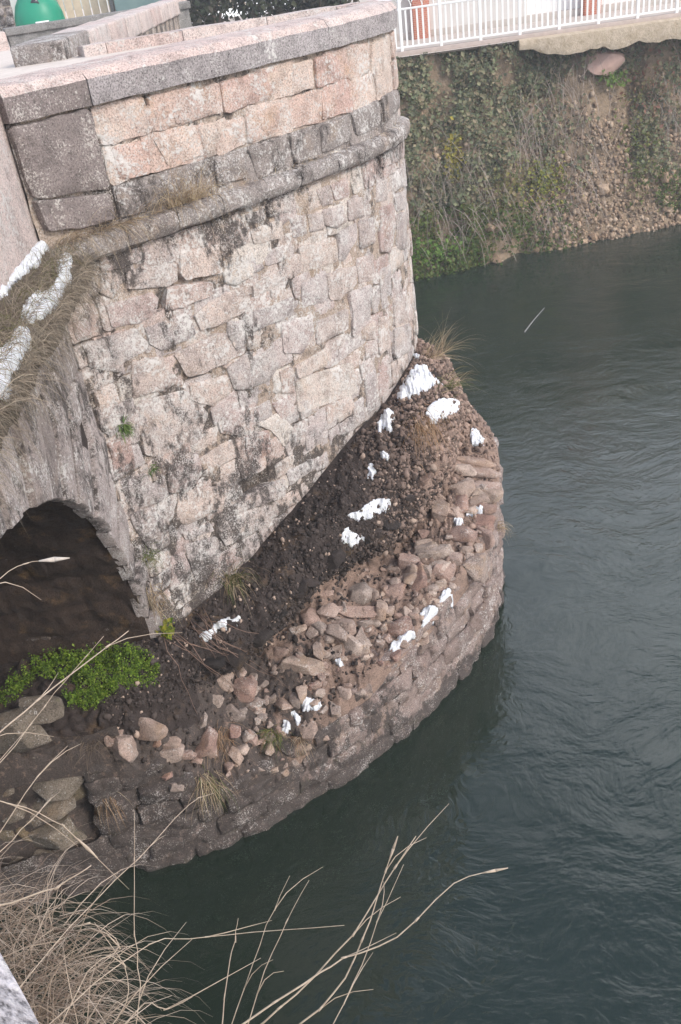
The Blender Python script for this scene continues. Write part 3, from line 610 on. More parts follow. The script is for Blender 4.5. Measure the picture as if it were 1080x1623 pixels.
# loose rubble: rough broken stones
def rock_mesh(seed, cuts=12, sub=3):
    r = random.Random(seed); bm = bmesh.new()
    for c_ in range(r.randint(13, 20)):
        v = Vector((r.gauss(0, 1), r.gauss(0, 1), r.gauss(0, 1))).normalized(); v = Vector([math.copysign(abs(q) ** .75, q) for q in v]); bm.verts.new(v * r.uniform(.62, .82))
    h = bmesh.ops.convex_hull(bm, input=list(bm.verts)); bmesh.ops.delete(bm, geom=[g for g in h['geom_interior'] if isinstance(g, bmesh.types.BMVert)], context='VERTS')
    bmesh.ops.dissolve_limit(bm, angle_limit=math.radians(12), verts=bm.verts, edges=bm.edges)
    bmesh.ops.bevel(bm, geom=list(bm.edges), offset=.05, segments=1, affect='EDGES', clamp_overlap=True); bmesh.ops.triangulate(bm, faces=bm.faces)
    bmesh.ops.subdivide_edges(bm, edges=[e for e in bm.edges if e.calc_length() > .3], cuts=1); bmesh.ops.triangulate(bm, faces=bm.faces)
    for v in bm.verts: v.co += Vector((noise.noise(v.co * 2.6 + Vector((seed, 0, 0))), noise.noise(v.co * 2.6 + Vector((seed, 9, 0))), noise.noise(v.co * 2.6 + Vector((seed, 0, 9))))) * .07
    bm.verts.index_update(); me = bpy.data.meshes.new('rubble_stone'); bm.to_mesh(me); bm.free()
    me.polygons.foreach_set('use_smooth', [True] * len(me.polygons)); me.set_sharp_from_angle(angle=math.radians(24)); return me
ROCKS = [rock_mesh(s) for s in range(22)]
def place_rock(p, size, rot, mat, parent, name='rubble_stone', seed=None):
    me = ROCKS[rng.randrange(len(ROCKS))]; o = bpy.data.objects.new(name, me); link(o, parent, p); o.scale = size; o.rotation_euler = rot
    if not me.materials: me.materials.append(mat)
    if me.materials[0] != mat:
        o.material_slots[0].link = 'OBJECT'; o.material_slots[0].material = mat
    return o
RUB = []   # picture centre x, y, half width, half height (px)
RUB += [(450 + a / 4, 860 + b / 4, c / 8, d / 8) for a, b, c, d in [(790, 120, 140, 85), (890, 40, 130, 90), (960, 75, 200, 90), (825, 215, 110, 150), (890, 195, 70, 120), (990, 180, 150, 110), (985, 265, 70, 70), (940, 325, 45, 35), (710, 310, 150, 90), (465, 335, 150, 130),
   (355, 355, 60, 60), (260, 320, 90, 40), (480, 435, 200, 80), (610, 430, 80, 120), (370, 545, 140, 100), (515, 510, 90, 60), (590, 525, 50, 60), (635, 535, 40, 70), (825, 455, 65, 85), (725, 530, 140, 110), (430, 640, 130, 160), (505, 640, 65, 180), (325, 690, 90, 75), (525, 725, 70, 40), (610, 640, 60, 60), (80, 730, 100, 60), (120, 780, 240, 90), (645, 370, 50, 40), (740, 235, 45, 45), (515, 175, 40, 35), (650, 610, 60, 60), (180, 480, 120, 110), (200, 900, 70, 60), (560, 340, 80, 90), (665, 485, 40, 20), (230, 690, 60, 120)]]
RUB += [(640 + a / 6, 780 + b / 6, c / 12, d / 12) for a, b, c, d in [(360, 165, 190, 190), (170, 530, 170, 140), (280, 570, 270, 150), (560, 430, 220, 180), (625, 470, 90, 90), (715, 280, 230, 150), (700, 150, 250, 100), (740, 450, 160, 180), (670, 710, 250, 220), (490, 630, 120, 100), (360, 740, 210, 170), (60, 810, 210, 190), (200, 770, 95, 150), (345, 890, 80, 110), (265, 970, 60, 50), (90, 1160, 95, 120), (520, 200, 80, 160), (160, 260, 45, 50), (260, 300, 45, 45), (600, 540, 100, 70), (350, 60, 120, 100), (440, 820, 130, 60), (260, 1050, 160, 80)]]
RUB += [(380 + a / 3.375, 1000 + b / 3.375, c / 6.75, d / 6.75) for a, b, c, d in [(405, 285, 70, 50), (140, 365, 30, 45), (65, 260, 30, 40), (80, 405, 60, 60), (180, 360, 50, 50), (15, 430, 40, 40), (530, 290, 140, 60), (430, 330, 60, 40), (70, 590, 60, 50)]]
RUB += [(0 + a / 2.571, 780 + b / 2.571, c / 5.14, d / 5.14) for a, b, c, d in [(700, 1030, 70, 50), (640, 1010, 40, 40), (830, 1020, 80, 90), (760, 1080, 60, 45), (860, 1050, 50, 55), (800, 1085, 40, 35), (570, 970, 150, 70), (510, 1050, 90, 110), (700, 1060, 90, 60), (825, 930, 30, 50), (470, 1000, 50, 60), (720, 1180, 40, 60), (680, 1150, 30, 30), (920, 770, 70, 60), (1000, 800, 90, 80), (1040, 870, 60, 50), (960, 900, 70, 50), (885, 850, 50, 40)]]
RUB += [(720 + a, 690 + b, c, d) for a, b, c, d in [(30, 45, 26, 9), (38, 62, 26, 10), (42, 80, 26, 9), (12, 60, 18, 14), (10, 85, 18, 14), (45, 98, 22, 10), (30, 100, 20, 12), (5, 110, 15, 14), (-10, 120, 16, 12)]]
for px, py, w, h in RUB:
    p, nrm = hit_fill(px, py)
    if p is None: continue
    dist = (p - Vector(CAM)).length; s = dist / F_PX * 1.12
    o = place_rock(p - nrm * (h * s * .1), (w * s * 1.75, h * s * 1.65, h * s * 1.6), (rng.uniform(-.3, .3), rng.uniform(-.3, .3), rng.uniform(-.2, .2) - .1), M_rubble, fillo)
extra = 0
while extra < 195:
    px, py = rng.uniform(360, 770), rng.uniform(740, 1230); p, nrm = hit_fill(px, py)
    if p is None: extra += .2; continue
    ux = (px - 360) / 400; line = 1045 - (px - 395) * .77 if px < 640 else 855 - (px - 640) * 1.3
    if py < line + 12: continue
    r = rng.choice([.04, .055, .07, .085, .10, .13]) * (1 if px > 450 else .9)
    place_rock(p + nrm * r * .1, (r * rng.uniform(.9, 1.5), r * rng.uniform(.8, 1.2), r * rng.uniform(.6, .9)), (rng.uniform(-.5, .5), rng.uniform(-.5, .5), rng.uniform(0, 6)), M_rubble, fillo); extra += 1

# lumps of blackened fill along the overhanging rim
for i in range(int(NS * 3.6), int(NS * 8.2), 3):
    p = rows[2][i] * .55 + rows[1][i] * .45 + np.array([rng.uniform(-.06, .06), rng.uniform(-.08, .08), -.05]); q = rng.uniform(.09, .2)
    place_rock(p, (q * 1.3, q, q * .75), (rng.uniform(-.5, .5), rng.uniform(-.5, .5), rng.uniform(0, 6)), M_dark if rows[1][i][0] < .75 else M_fill, fillo, 'fill_lump')
    p = rows[0][i] * rng.uniform(.3, .7); p = p + rows[1][i] * (1 - p[0] / rows[0][i][0] if abs(rows[0][i][0]) > .2 else .5) if False else rows[0][i] * .4 + rows[1][i] * .6
    if i % 2: place_rock(p + np.array([rng.uniform(-.1, .1), rng.uniform(-.1, .1), -.06]), (q, q * .9, q * .6), (rng.uniform(-.5, .5), rng.uniform(-.5, .5), rng.uniform(0, 6)), M_dark, fillo, 'fill_lump')
# big pale boulders under the ledge
back = wall_face(FOOT, u_vis - 1, FOOT.hit(235, 1300)[0], 0.5, 2.0, M_fill, 'footing_wall', bridge, d=-.12, amp=.12, du=.06, sc=3, void=.2)
for a, b, c, d in [(250, 630, 310, 190), (370, 690, 120, 120), (90, 400, 240, 240), (30, 590, 70, 80), (240, 765, 240, 110), (270, 890, 280, 170), (120, 890, 100, 110), (60, 1000, 90, 100), (240, 1000, 190, 110), (355, 985, 130, 150), (20, 690, 70, 70), (50, 800, 120, 100), (150, 815, 130, 90), (330, 1080, 160, 110), (80, 1090, 200, 120), (20, 900, 80, 110), (200, 290, 190, 120), (150, 520, 120, 90)]:
    px, py = a / 3.086, 1050 + b / 3.086; u_, z = FOOT.hit(px, py); s = math.hypot(*FOOT.at(u_, z)[:2]) / F_PX * 1.25
    place_rock(FOOT.at(u_, z, -.17), (c * s / 6.17 * 1.7, c * s / 6.17 * 1.1, d * s / 6.17 * 1.6), (rng.uniform(-.2, .2), rng.uniform(-.2, .2) - .1, rng.uniform(-.2, .2)), M_rock, back, 'boulder')
# gravel stuck in the dark bank (too many and small to count)
ico = bmesh.new(); bmesh.ops.create_icosphere(ico, subdivisions=1, radius=1); ico.verts.index_update()
IV = np.array([v.co[:] for v in ico.verts]); IF = np.array([[v.index for v in f.verts] for f in ico.faces]); ico.free()
PV, PF, PC = [], [], []; nr = np.random.RandomState(3); cntp = 0
while cntp < 19000:
    i, k = nr.randint(int(nst * .22), int(nst * .86)), nr.randint(1, 5 * NR - 1)
    p = GRID[i, k] + (GRID[i + 1, k + 1] - GRID[i, k]) * nr.rand(3)
    dark_zone = k < 3 * NR + 2 - max(0, p[0] - .55) * 4
    if not dark_zone and nr.rand() > .2: cntp += .15; continue
    if p[0] < -.9 and nr.rand() > .45: continue
    if not dark_zone and nr.rand() < .25: k = min(k, 5 * NR - 6)
    r = nr.choice([.009, .013, .017, .024, .034], p=[.3, .3, .22, .13, .05]) * (1.15 if p[0] > .3 else .9)
    r *= nr.uniform(1, 1.9) if not dark_zone else nr.uniform(.9, 1.5)
    M3 = np.linalg.qr(nr.randn(3, 3))[0]; vv = (IV * (1 + .25 * nr.randn(len(IV), 1)).clip(.6, 1.4) * np.array([1, .8, .65])) @ M3 * r + p
    PF.append(IF + len(PV) * len(IV)); PV.append(vv)
    warm = np.clip((p[0] - .05) / 1.3, 0, 1)
    c = np.array([.055, .043, .038]) * (1 - warm) + np.array([.22, .155, .125]) * warm; c = c * nr.uniform(.35, 1.5)
    if nr.rand() < .05: c = np.array([.40, .30, .24]) * nr.uniform(.7, 1.1)
    PC.append(np.repeat(c[None], len(IF), 0)); cntp += 1
gr = mesh_obj('gravel', np.concatenate(PV), np.concatenate(PF).tolist(), M_pebble, fillo); set_tint(gr, np.concatenate(PC)); gr['kind'] = 'stuff'

# ------------------------------------------------------------------ ledge with snow and grass over the arch
V, Fs = [], []; ny_, nx_ = 120, 12
for i in range(ny_ + 1):
    y = 0.9 + 6.45 * i / ny_
    for k in range(nx_ + 1):
        f = k / nx_; w_ = .36 + .05 * fbm(y * 2, 0, 0); x = XS - .05 + f * w_ if f < .8 else XS - .05 + (.8 + (f - .8) * .3) * w_
        z = 6.33 - .16 * f - (0 if f < .8 else (f - .8) * .9) + .035 * fbm(x * 7, y * 7, 2) * (1 if k else 0)
        V.append((x, y, z))
    V.append((XS - .02, y, 6.0))
KK = nx_ + 2
Fs = [[i * KK + k, i * KK + k + 1, (i + 1) * KK + k + 1, (i + 1) * KK + k] for i in range(ny_) for k in range(KK - 1)]
mesh_obj('ledge', V, Fs, M_ledge, bridge)
LV, LF = np.array(V), Fs
all_V = np.concatenate([SURF_V, LV]); all_F = SURF_F + [[i + len(SURF_V) for i in f] for f in LF]
# block tops of the footing wall also carry snow
bvh_all = BVHTree.FromPolygons([Vector(v) for v in all_V], all_F)
def hit_any(px, py, zdef=None):
    h = bvh_all.ray_cast(Vector(CAM), Vector(ray(px, py)))
    if h[0]: return h[0]
    return None

# ------------------------------------------------------------------ snow patches
def snow(poly, label, group=None, thick=.035, fallback_z=None):
    P = chaikin([np.asarray(p, float) for p in poly], .2); P = chaikin(P, .25)
    x0, y0 = np.min(P, 0); x1, y1 = np.max(P, 0); step = max(.9, min(1.5, (x1 - x0) / 30))
    def wob(p): return np.asarray(p) + np.array([noise.noise(Vector((p[0] * .11, p[1] * .11, 1))), noise.noise(Vector((p[0] * .11, p[1] * .11, 8)))]) * 3.0 + np.array([noise.noise(Vector((p[0] * .32, p[1] * .32, 3))), noise.noise(Vector((p[0] * .32, p[1] * .32, 5)))]) * 2.6
    pts = {}; V = []; depth_last = None; gxn = int((x1 - x0) / step) + 3; gyn = int((y1 - y0) / step) + 3
    PL = [tuple(p) for p in P]; base = []; okf = {}
    for i in range(gxn):
        for j in range(gyn):
            q = (x0 - step + i * step, y0 - step + j * step); w = wob(q); ins = in_poly(w, PL); d = seg_dist(w, PL)
            if ins or d < step * .9:
                if not ins:   # slide the rim onto the outline
                    d = 0
                h = hit_any(*q)
                if h is None and fallback_z is not None: h = Vector(atz(*q, fallback_z))
                if h is None: continue
                okf[(i, j)] = (h, d)
    if len(okf) < 4: return None
    med = sorted((h - Vector(CAM)).length for h, d in okf.values()); md = med[len(med) // 2]
    scale = md / F_PX
    for kij, (h, d) in okf.items():
        if abs((h - Vector(CAM)).length - md) > .9: continue
        pts[kij] = len(V); hgt = min(thick, (d * scale) * .9 + .0) ; hgt = thick * (1 - math.exp(-hgt / thick * 1.6)) + (.026 if d > 0 else 0)
        nz = .01 * noise.noise(h * 9); V.append(tuple(h + Vector((0.1, -.25, .95)) * (hgt + (nz if d > 0 else 0)) + Vector((0, 0, -.004 if d == 0 else 0.002))))
    Fs = []
    for (i, j) in pts:
        if all(k in pts for k in ((i + 1, j), (i, j + 1), (i + 1, j + 1))): Fs.append([pts[(i, j)], pts[(i, j + 1)], pts[(i + 1, j + 1)], pts[(i + 1, j)]])
    if len(Fs) < 2: return None
    # underside, so the patch is a closed lump
    n = len(V); edges = {}
    for f in Fs:
        for a, b in zip(f, f[1:] + f[:1]): edges[(a, b)] = 1
    V2 = [(x, y, z - .03) for x, y, z in V]; F2 = [[i + n for i in f[::-1]] for f in Fs]
    F3 = [[b, a, a + n, b + n] for (a, b) in edges if (b, a) not in edges]
    o = mesh_obj('snow_patch', V + V2, Fs + F2 + F3, M_snow); return tag(o, label, 'snow', group)
z5 = lambda p: zoom(p, 560, 540, 4.5); z7 = lambda p: zoom(p, 400, 700, 2.512); zj = lambda p: zoom(p, 640, 780, 6.0); zk = lambda p: zoom(p, 380, 1000, 3.375); z4 = lambda p: zoom(p, 0, 350, 3.0)
snow(z5([(295, 430), (350, 320), (430, 190), (530, 180), (545, 250), (600, 290), (655, 330), (600, 320), (520, 360), (480, 395), (400, 405), (340, 445)]), 'large white snow patch against the pier nose, above the dry grass tuft', thick=.06)
snow(z5([(510, 510), (560, 440), (690, 415), (770, 440), (795, 465), (720, 520), (620, 575), (575, 610), (545, 590), (540, 540)]), 'wide thin snow patch on the gravel edge beside the dry grass tuft', thick=.04)
snow(z5([(165, 640), (160, 610), (200, 550), (235, 485), (290, 510), (290, 570), (260, 610), (285, 640), (255, 665), (215, 630), (190, 672)]), 'forked snow patch at the foot of the pier wall left of the grass tuft', thick=.04)
snow(z5([(190, 805), (215, 795), (255, 825), (240, 855), (190, 848)]), 'small lone lump of snow on the dark gravel bank')
snow(z5([(830, 640), (870, 628), (905, 670), (958, 725), (900, 755), (845, 748)]), 'thick snow cap on top of the stacked footing stones above the water', thick=.06)
snow(z5([(105, 890), (135, 878), (168, 930), (140, 985), (106, 988)]), 'thin patchy snow streak halfway down the dark gravel bank', thick=.02)
snow(z5([(425, 105), (465, 97), (474, 128), (428, 134)]), 'tiny snow lump in the corner of the pier nose')
snow(z7([(370, 295), (430, 280), (480, 235), (555, 230), (540, 270), (490, 290), (470, 312), (400, 308)]), 'long ragged snow streak low on the dark gravel bank', thick=.03)
snow(z7([(352, 375), (380, 342), (400, 370), (460, 383), (410, 418), (352, 402)]), 'patchy thin snow just under the long ragged streak', thick=.02)
snow(z7([(845, 297), (890, 262), (945, 255), (938, 288), (880, 298)]), 'narrow snow strip on a flat block at the footing rim', thick=.03)
snow(z7([(800, 310), (825, 308), (845, 335), (812, 344)]), 'small snow lump wedged among upper rubble stones')
snow(zj([(325, 1085), (335, 1000), (400, 920), (468, 918), (445, 960), (475, 1062), (430, 1100)]), 'upper of three snow lumps along the footing rim', thick=.05)
snow(zj([(135, 1160), (240, 1085), (290, 1085), (365, 1150), (355, 1215), (310, 1185), (280, 1255), (155, 1290), (190, 1200)]), 'middle of three snow lumps along the footing rim', thick=.05)
snow(zk([(795, 90), (880, 15), (900, -5), (950, 15), (885, 68), (850, 128), (820, 112)]), 'lower of three snow lumps along the footing rim', thick=.05)
snow(zk([(330, 360), (350, 348), (380, 368), (420, 378), (448, 410), (380, 425), (336, 438)]), 'snow patch on a squared footing block above the green grass tuft', thick=.04, fallback_z=1.0)
snow(zk([(275, 435), (300, 437), (330, 470), (318, 515), (288, 465)]), 'thin snow sliver beside the green grass tuft on the footing', thick=.03, fallback_z=.95)
snow(zk([(228, 478), (274, 488), (256, 550), (222, 560), (240, 522)]), 'curved snow sliver inside the green grass tuft', thick=.03, fallback_z=.9)
snow(zk([(508, 158), (545, 156), (560, 182), (518, 190)]), 'tiny snow lump above the red footing stone')
snow(zoom([(600, 920), (660, 908), (680, 868), (760, 828), (810, 838), (832, 812), (820, 862), (740, 878), (700, 904), (660, 952), (606, 960)], 150, 750, 3.6), 'curved snow streak on the black bank below the green grass clump', thick=.03)
snow(z4([(-60, 400), (0, 320), (60, 240), (78, 150), (150, 122), (258, 86), (268, 120), (205, 150), (190, 220), (140, 238), (60, 312), (0, 385), (-50, 440)]), 'snow band on the ledge close against the bridge wall', thick=.03, fallback_z=6.25)
snow(z4([(98, 472), (130, 398), (180, 345), (230, 352), (280, 290), (268, 190), (342, 155), (335, 240), (352, 282), (320, 302), (290, 372), (240, 442), (140, 494)]), 'thick snow lump on the outer rim of the grassy ledge', thick=.035, fallback_z=6.2)
snow(z4([(-70, 700), (0, 635), (60, 578), (80, 518), (140, 518), (152, 592), (112, 642), (92, 692), (42, 742), (62, 802), (20, 855), (-10, 835), (-60, 900)]), 'snow hanging over the outer rim of the ledge above the arch', thick=.035, fallback_z=6.15)

# ------------------------------------------------------------------ grasses
def blades(roots, dirs, L, w, droop, seg=5, nrs=None, spread=.35, cols=((.36, .27, .17), (.48, .38, .25), (.28, .20, .12))):
    V, Fs, C = [], [], []; cols = np.asarray(cols)
    for r, d in zip(roots, dirs):
        r = np.asarray(r, float); d = np.asarray(d, float) + nrs.randn(3) * spread; d /= np.linalg.norm(d); l = L * nrs.uniform(.5, 1.2); p = r.copy(); v = d.copy()
        side = np.cross(v, nrs.randn(3)); side /= np.linalg.norm(side); n0 = len(V)
        for s in range(seg + 1):
            ww = w * (1 - .85 * s / seg) * nrs.uniform(.85, 1.15); V.append(p - side * ww / 2); V.append(p + side * ww / 2)
            v = v + np.array([0, 0, -droop * (s + .5) / seg]) + nrs.randn(3) * .05; v /= np.linalg.norm(v); p = p + v * l / seg
        c = cols[nrs.randint(len(cols))] * nrs.uniform(.75, 1.2)
        for s in range(seg): Fs.append([n0 + 2 * s, n0 + 2 * s + 1, n0 + 2 * s + 3, n0 + 2 * s + 2]); C.append(c)
    return V, Fs, C
def tuft(name, roots, dirs, L, w, droop, label, cat='grass', group=None, seed=1, **kw):
    nrs = np.random.RandomState(seed); V, Fs, C = blades(roots, dirs, L, w, droop, nrs=nrs, **kw); o = mesh_obj(name, V, Fs, M_grass, smooth=False); set_tint(o, C); return tag(o, label, cat, group)
def spots(px, py, rx, ry, n, seed, z=None):
    nrs = np.random.RandomState(seed); out = []
    for _ in range(n):
        x, y = px + nrs.randn() * rx, py + nrs.randn() * ry; h = hit_any(x, y)
        if h is None: h = Vector(atz(x, y, z)) if z is not None else None
        if h is not None: out.append(np.array(h))
    return out
TAN = ((.40, .30, .20), (.52, .42, .29), (.30, .21, .13), (.46, .36, .22)); GREEN = ((.10, .14, .035), (.16, .19, .05), (.24, .22, .09), (.08, .12, .03)); RUST = ((.36, .22, .13), (.42, .29, .18), (.30, .19, .11))
rt = spots(668, 665, 16, 12, 300, 1); tuft('grass_tuft', rt, [(0.15, -.8, -.25)] * len(rt), .42, .006, .7, 'rust brown dry grass tuft combed down between the snow patches', seed=2, cols=RUST, spread=.3)
rt = [PIER.at(U_TIP + nrr * .25, 3.42 + nrr * .02, .05 + .3 * abs(nrr)) for nrr in np.random.RandomState(5).uniform(0, 1, 90)]
tuft('grass_tuft', rt, [(.55, .1, .8)] * len(rt), .62, .005, .45, 'tall wispy dry grass tuft behind the pier nose over the water', seed=6, cols=TAN)
rt = spots(712, 610, 10, 7, 90, 8, z=3.1); tuft('grass_tuft', rt, [(.8, .1, .5)] * len(rt), .40, .005, .6, 'fine green and tan grass hanging over the gravel edge', seed=9, cols=TAN + GREEN)
rt = spots(368, 918, 9, 6, 150, 11, z=2.5); tuft('grass_tuft', rt, [(.2, -.45, .7)] * len(rt), .42, .006, .95, 'green and straw grass clump at the pier foot above the snow streak', seed=12, cols=TAN + GREEN)
rt = spots(435, 1165, 9, 6, 130, 13, z=.9); tuft('grass_tuft', rt, [(-.2, -.5, .5)] * len(rt), .26, .006, 1.1, 'dark green grass tuft at the broken footing rim with snow slivers', seed=14, cols=GREEN + ((.3, .2, .1),))
rt = spots(472, 1175, 8, 5, 80, 15, z=.9); tuft('grass_tuft', rt, [(0, -.6, .2)] * len(rt), .26, .005, 1.2, 'rusty grass fringe hanging over a squared footing block', seed=16, cols=RUST + TAN)
rt = spots(327, 1235, 8, 8, 120, 17, z=.9); tuft('grass_tuft', rt, [(.1, -.5, -.2)] * len(rt), .42, .006, 1.1, 'straw grass tuft hanging from the footing over the dark water', seed=18, cols=TAN + GREEN[:1])
rt = spots(165, 1258, 7, 6, 90, 19, z=1.2); tuft('grass_tuft', rt, [(.2, -.5, -.3)] * len(rt), .38, .006, 1.1, 'dry twisted grass tuft hanging beside the pale ledge rocks', seed=20, cols=RUST + TAN)
rt = spots(150, 1175, 22, 8, 150, 21, z=1.9); tuft('grass_tuft', rt, [(0, -.5, .1)] * len(rt), .34, .005, 1.0, 'grey dead grass hanging from the ledge under the green plants', seed=22, cols=((.16, .12, .09), (.22, .17, .13), (.12, .09, .07)), spread=.5)
rt = spots(350, 1165, 9, 12, 90, 23, z=1.3); tuft('grass_tuft', rt, [(0, -.5, -.2)] * len(rt), .34, .005, 1.0, 'brown dry grass tuft on the earth slope among small rubble', seed=24, cols=RUST, spread=.3)
rt = spots(255, 900, 4, 8, 60, 25, z=3.2); nrs_ = np.random.RandomState(26)
rt = [PIER.at(PIER.hit(235 + nrs_.randn() * 5, 880 + nrs_.randn() * 8)[0], PIER.hit(235, 880 + nrs_.randn() * 8)[1], .01) for _ in range(70)]
tuft('grass_tuft', rt, [(.3, -.5, .3)] * len(rt), .22, .005, 1.0, 'small green grass tuft in the corner of arch and pier', seed=27, cols=GREEN)
rt = [PIER.at(PIER.hit(245 + nrs_.randn() * 7, 950 + nrs_.randn() * 16)[0], PIER.hit(245, 945 + nrs_.randn() * 14)[1], .01) for _ in range(90)]
tuft('grass_tuft', rt, [(.3, -.5, -.2)] * len(rt), .3, .005, 1.0, 'grey dry grass wisp at the foot of the arch ring', seed=28, cols=TAN + ((.18, .15, .1),))
for i_, (px, py, lb) in enumerate(((193, 678, 'small round green weed on the pier wall beside the arch ring'), (238, 742, 'tiny green weed above the dressed block by the arch'))):
    u_, z = PIER.hit(px, py); rt = [PIER.at(u_ + nrs_.randn() * .03, z + nrs_.randn() * .03, .03) for _ in range(70 if i_ == 0 else 30)]
    nx_d = PIER.at(u_, z, 1); p0 = PIER.at(u_, z, 0); dn = [nx_d[k] - p0[k] for k in range(3)]
    tuft('weed', rt, [(dn[0], dn[1], .3)] * len(rt), .10, .012, .6, lb, 'plant', seed=30 + i_, cols=((.10, .17, .05), (.14, .20, .06)), spread=.7)
# dry grass on the string course under the pilaster and along the ledge
nrs_ = np.random.RandomState(33)
rt = [PIER.at(PIER.hit(275 + nrs_.randn() * 26, 0)[0] * 0 + np.interp(275 + nrs_.randn() * 28, [200, 340], [.95, 1.8]), 6.31, .05) for _ in range(260)]
tuft('grass_tuft', rt, [(.2, -.3, .9)] * len(rt), .5, .0045, .95, 'dry straw grass tuft growing on the string course', seed=34, cols=TAN, spread=.4)
rt = [PIER.at(nrs_.uniform(0.05, .9), 6.32, .05) for _ in range(260)]
tuft('grass_tuft', rt, [(.5, -.4, .3)] * len(rt), .40, .004, .9, 'matted dead grass on the string course below the grey pilaster', seed=35, cols=TAN + ((.14, .11, .09), (.2, .16, .12)), spread=.5)
rt = [(nrs_.uniform(-2.03, -1.75), nrs_.uniform(3.2, 7.2), 6.28) for _ in range(3200)]
o = tuft('ledge_grass', rt, [(.35, .0, .4)] * len(rt), .26, .0035, .9, None, None, seed=36, cols=((.30, .25, .19), (.38, .31, .23), (.2, .17, .13), (.15, .15, .06), (.24, .2, .16)), spread=.95); o['kind'] = 'stuff'; o['label'] = 'dead grass covering the ledge above the arch'
rt = [(nrs_.uniform(-1.76, -1.68), nrs_.uniform(3.6, 7.2), 6.17) for _ in range(1300)]
o = tuft('ledge_grass', rt, [(.4, .1, -.2)] * len(rt), .40, .0035, .9, None, None, seed=37, cols=((.30, .25, .19), (.40, .33, .25), (.2, .17, .13), (.26, .21, .16)), spread=.7); o['kind'] = 'stuff'; o['label'] = 'long dead grass hanging off the ledge rim'
# wisp on the footing face over the river
rt = [FOOT.at(FOOT.hit(786, 835)[0] + nrs_.randn() * .03, 1.45 + nrs_.randn() * .05, .02) for _ in range(50)]
tuft('grass_tuft', rt, [(.8, -.2, .2)] * len(rt), .32, .005, 1.3, 'pale dry grass wisp hanging from the footing wall over the river', seed=38, cols=TAN, spread=.3)
rt = [PIER.at(nrs_.uniform(0.1, U_TIP), 6.31, .06) for _ in range(140)]
o = tuft('ledge_grass', rt, [(.2, -.3, .4)] * len(rt), .13, .004, 1.0, None, None, seed=39, cols=TAN, spread=.6); o['kind'] = 'stuff'; o['label'] = 'sparse dry grass along the string course'

# leafy plants: many small leaves
def leaves(pts, size, nrs, cols, up=(0, -.4, .9), tilt=.6, asp=1.0):
    V, Fs, C = [], [], []; cols = np.asarray(cols)
    for p in pts:
        n = np.asarray(up) + nrs.randn(3) * tilt; n /= np.linalg.norm(n); a = np.cross(n, nrs.randn(3)); a /= np.linalg.norm(a); b = np.cross(n, a); s = size * nrs.choice([.5, .75, 1.0, 1.35, 1.8]) * nrs.uniform(.8, 1.2); k = len(V)
        V += [p + a * s, p + (b * .62 * asp + a * .2) * s + n * s * .15, p - a * s * .8, p + (-b * .62 * asp + a * .2) * s + n * s * .15]
        Fs.append([k, k + 1, k + 2, k + 3]); C.append(cols[nrs.randint(len(cols))] * nrs.uniform(.7, 1.25))
    return V, Fs, C
def plant(name, pts, size, label, seed, cols, cat='plant', kind=None, parent=None, **kw):
    nrs = np.random.RandomState(seed); V, Fs, C = leaves(pts, size, nrs, cols, **kw); o = mesh_obj(name, V, Fs, M_leaf, parent, smooth=False); set_tint(o, C)
    if kind: o['kind'] = kind
    return tag(o, label, cat)
LIME = ((.15, .25, .03), (.22, .34, .04), (.10, .17, .02), (.28, .37, .06), (.08, .14, .02)); nrs_ = np.random.RandomState(40)
pp = []
gpoly = zoom([(0, 830), (60, 760), (150, 690), (240, 630), (300, 655), (430, 640), (560, 640), (660, 700), (650, 790), (520, 800), (430, 860), (380, 895), (270, 880), (260, 830), (360, 800), (300, 790), (170, 760), (60, 850), (0, 890)], 0, 780, 2.571)
while len(pp) < 11000:
    q = (nrs_.uniform(0, 262), nrs_.uniform(1015, 1135)); w = (q[0] + 5 * noise.noise(Vector((q[0] * .1, q[1] * .1, 0))), q[1] + 6 * noise.noise(Vector((q[0] * .1, q[1] * .1, 5))))
    if not in_poly(w, gpoly) or noise.noise(Vector((q[0] * .07, q[1] * .09, 2))) + .5 * noise.noise(Vector((q[0] * .2, q[1] * .22, 9))) < -.16: continue
    if nrs_.rand() > .12 + seg_dist(w, gpoly) / 11: continue
    h = hit_any(*q)
    if h is None: continue
    pp.append(np.array(h) + np.array([nrs_.randn() * .01, -.01, abs(nrs_.randn()) * .05 + .07 * max(0, noise.noise(Vector((q[0] * .06, q[1] * .08, 7))))]))
plant('creeping_plant', pp, .0098, 'bright lime green leafy mat growing on the ledge under the arch', 41, LIME)
pp = []
for _ in range(420):
    q = (266 + np.clip(nrs_.randn(), -2, 2) * 6.5, 992 + np.clip(nrs_.randn(), -2, 2) * 8); h = hit_any(*q)
    if h is not None: pp.append(np.array(h) + np.array([0, -.05, abs(nrs_.randn()) * .09]))
md_ = np.median(np.array(pp), 0); pp = [q for q in pp if np.linalg.norm(q - md_) < .17]
plant('leafy_weed', pp, .022, 'yellow green leafy weed at the foot of the arch ring', 43, ((.26, .30, .04), (.38, .36, .05), (.12, .22, .03)))

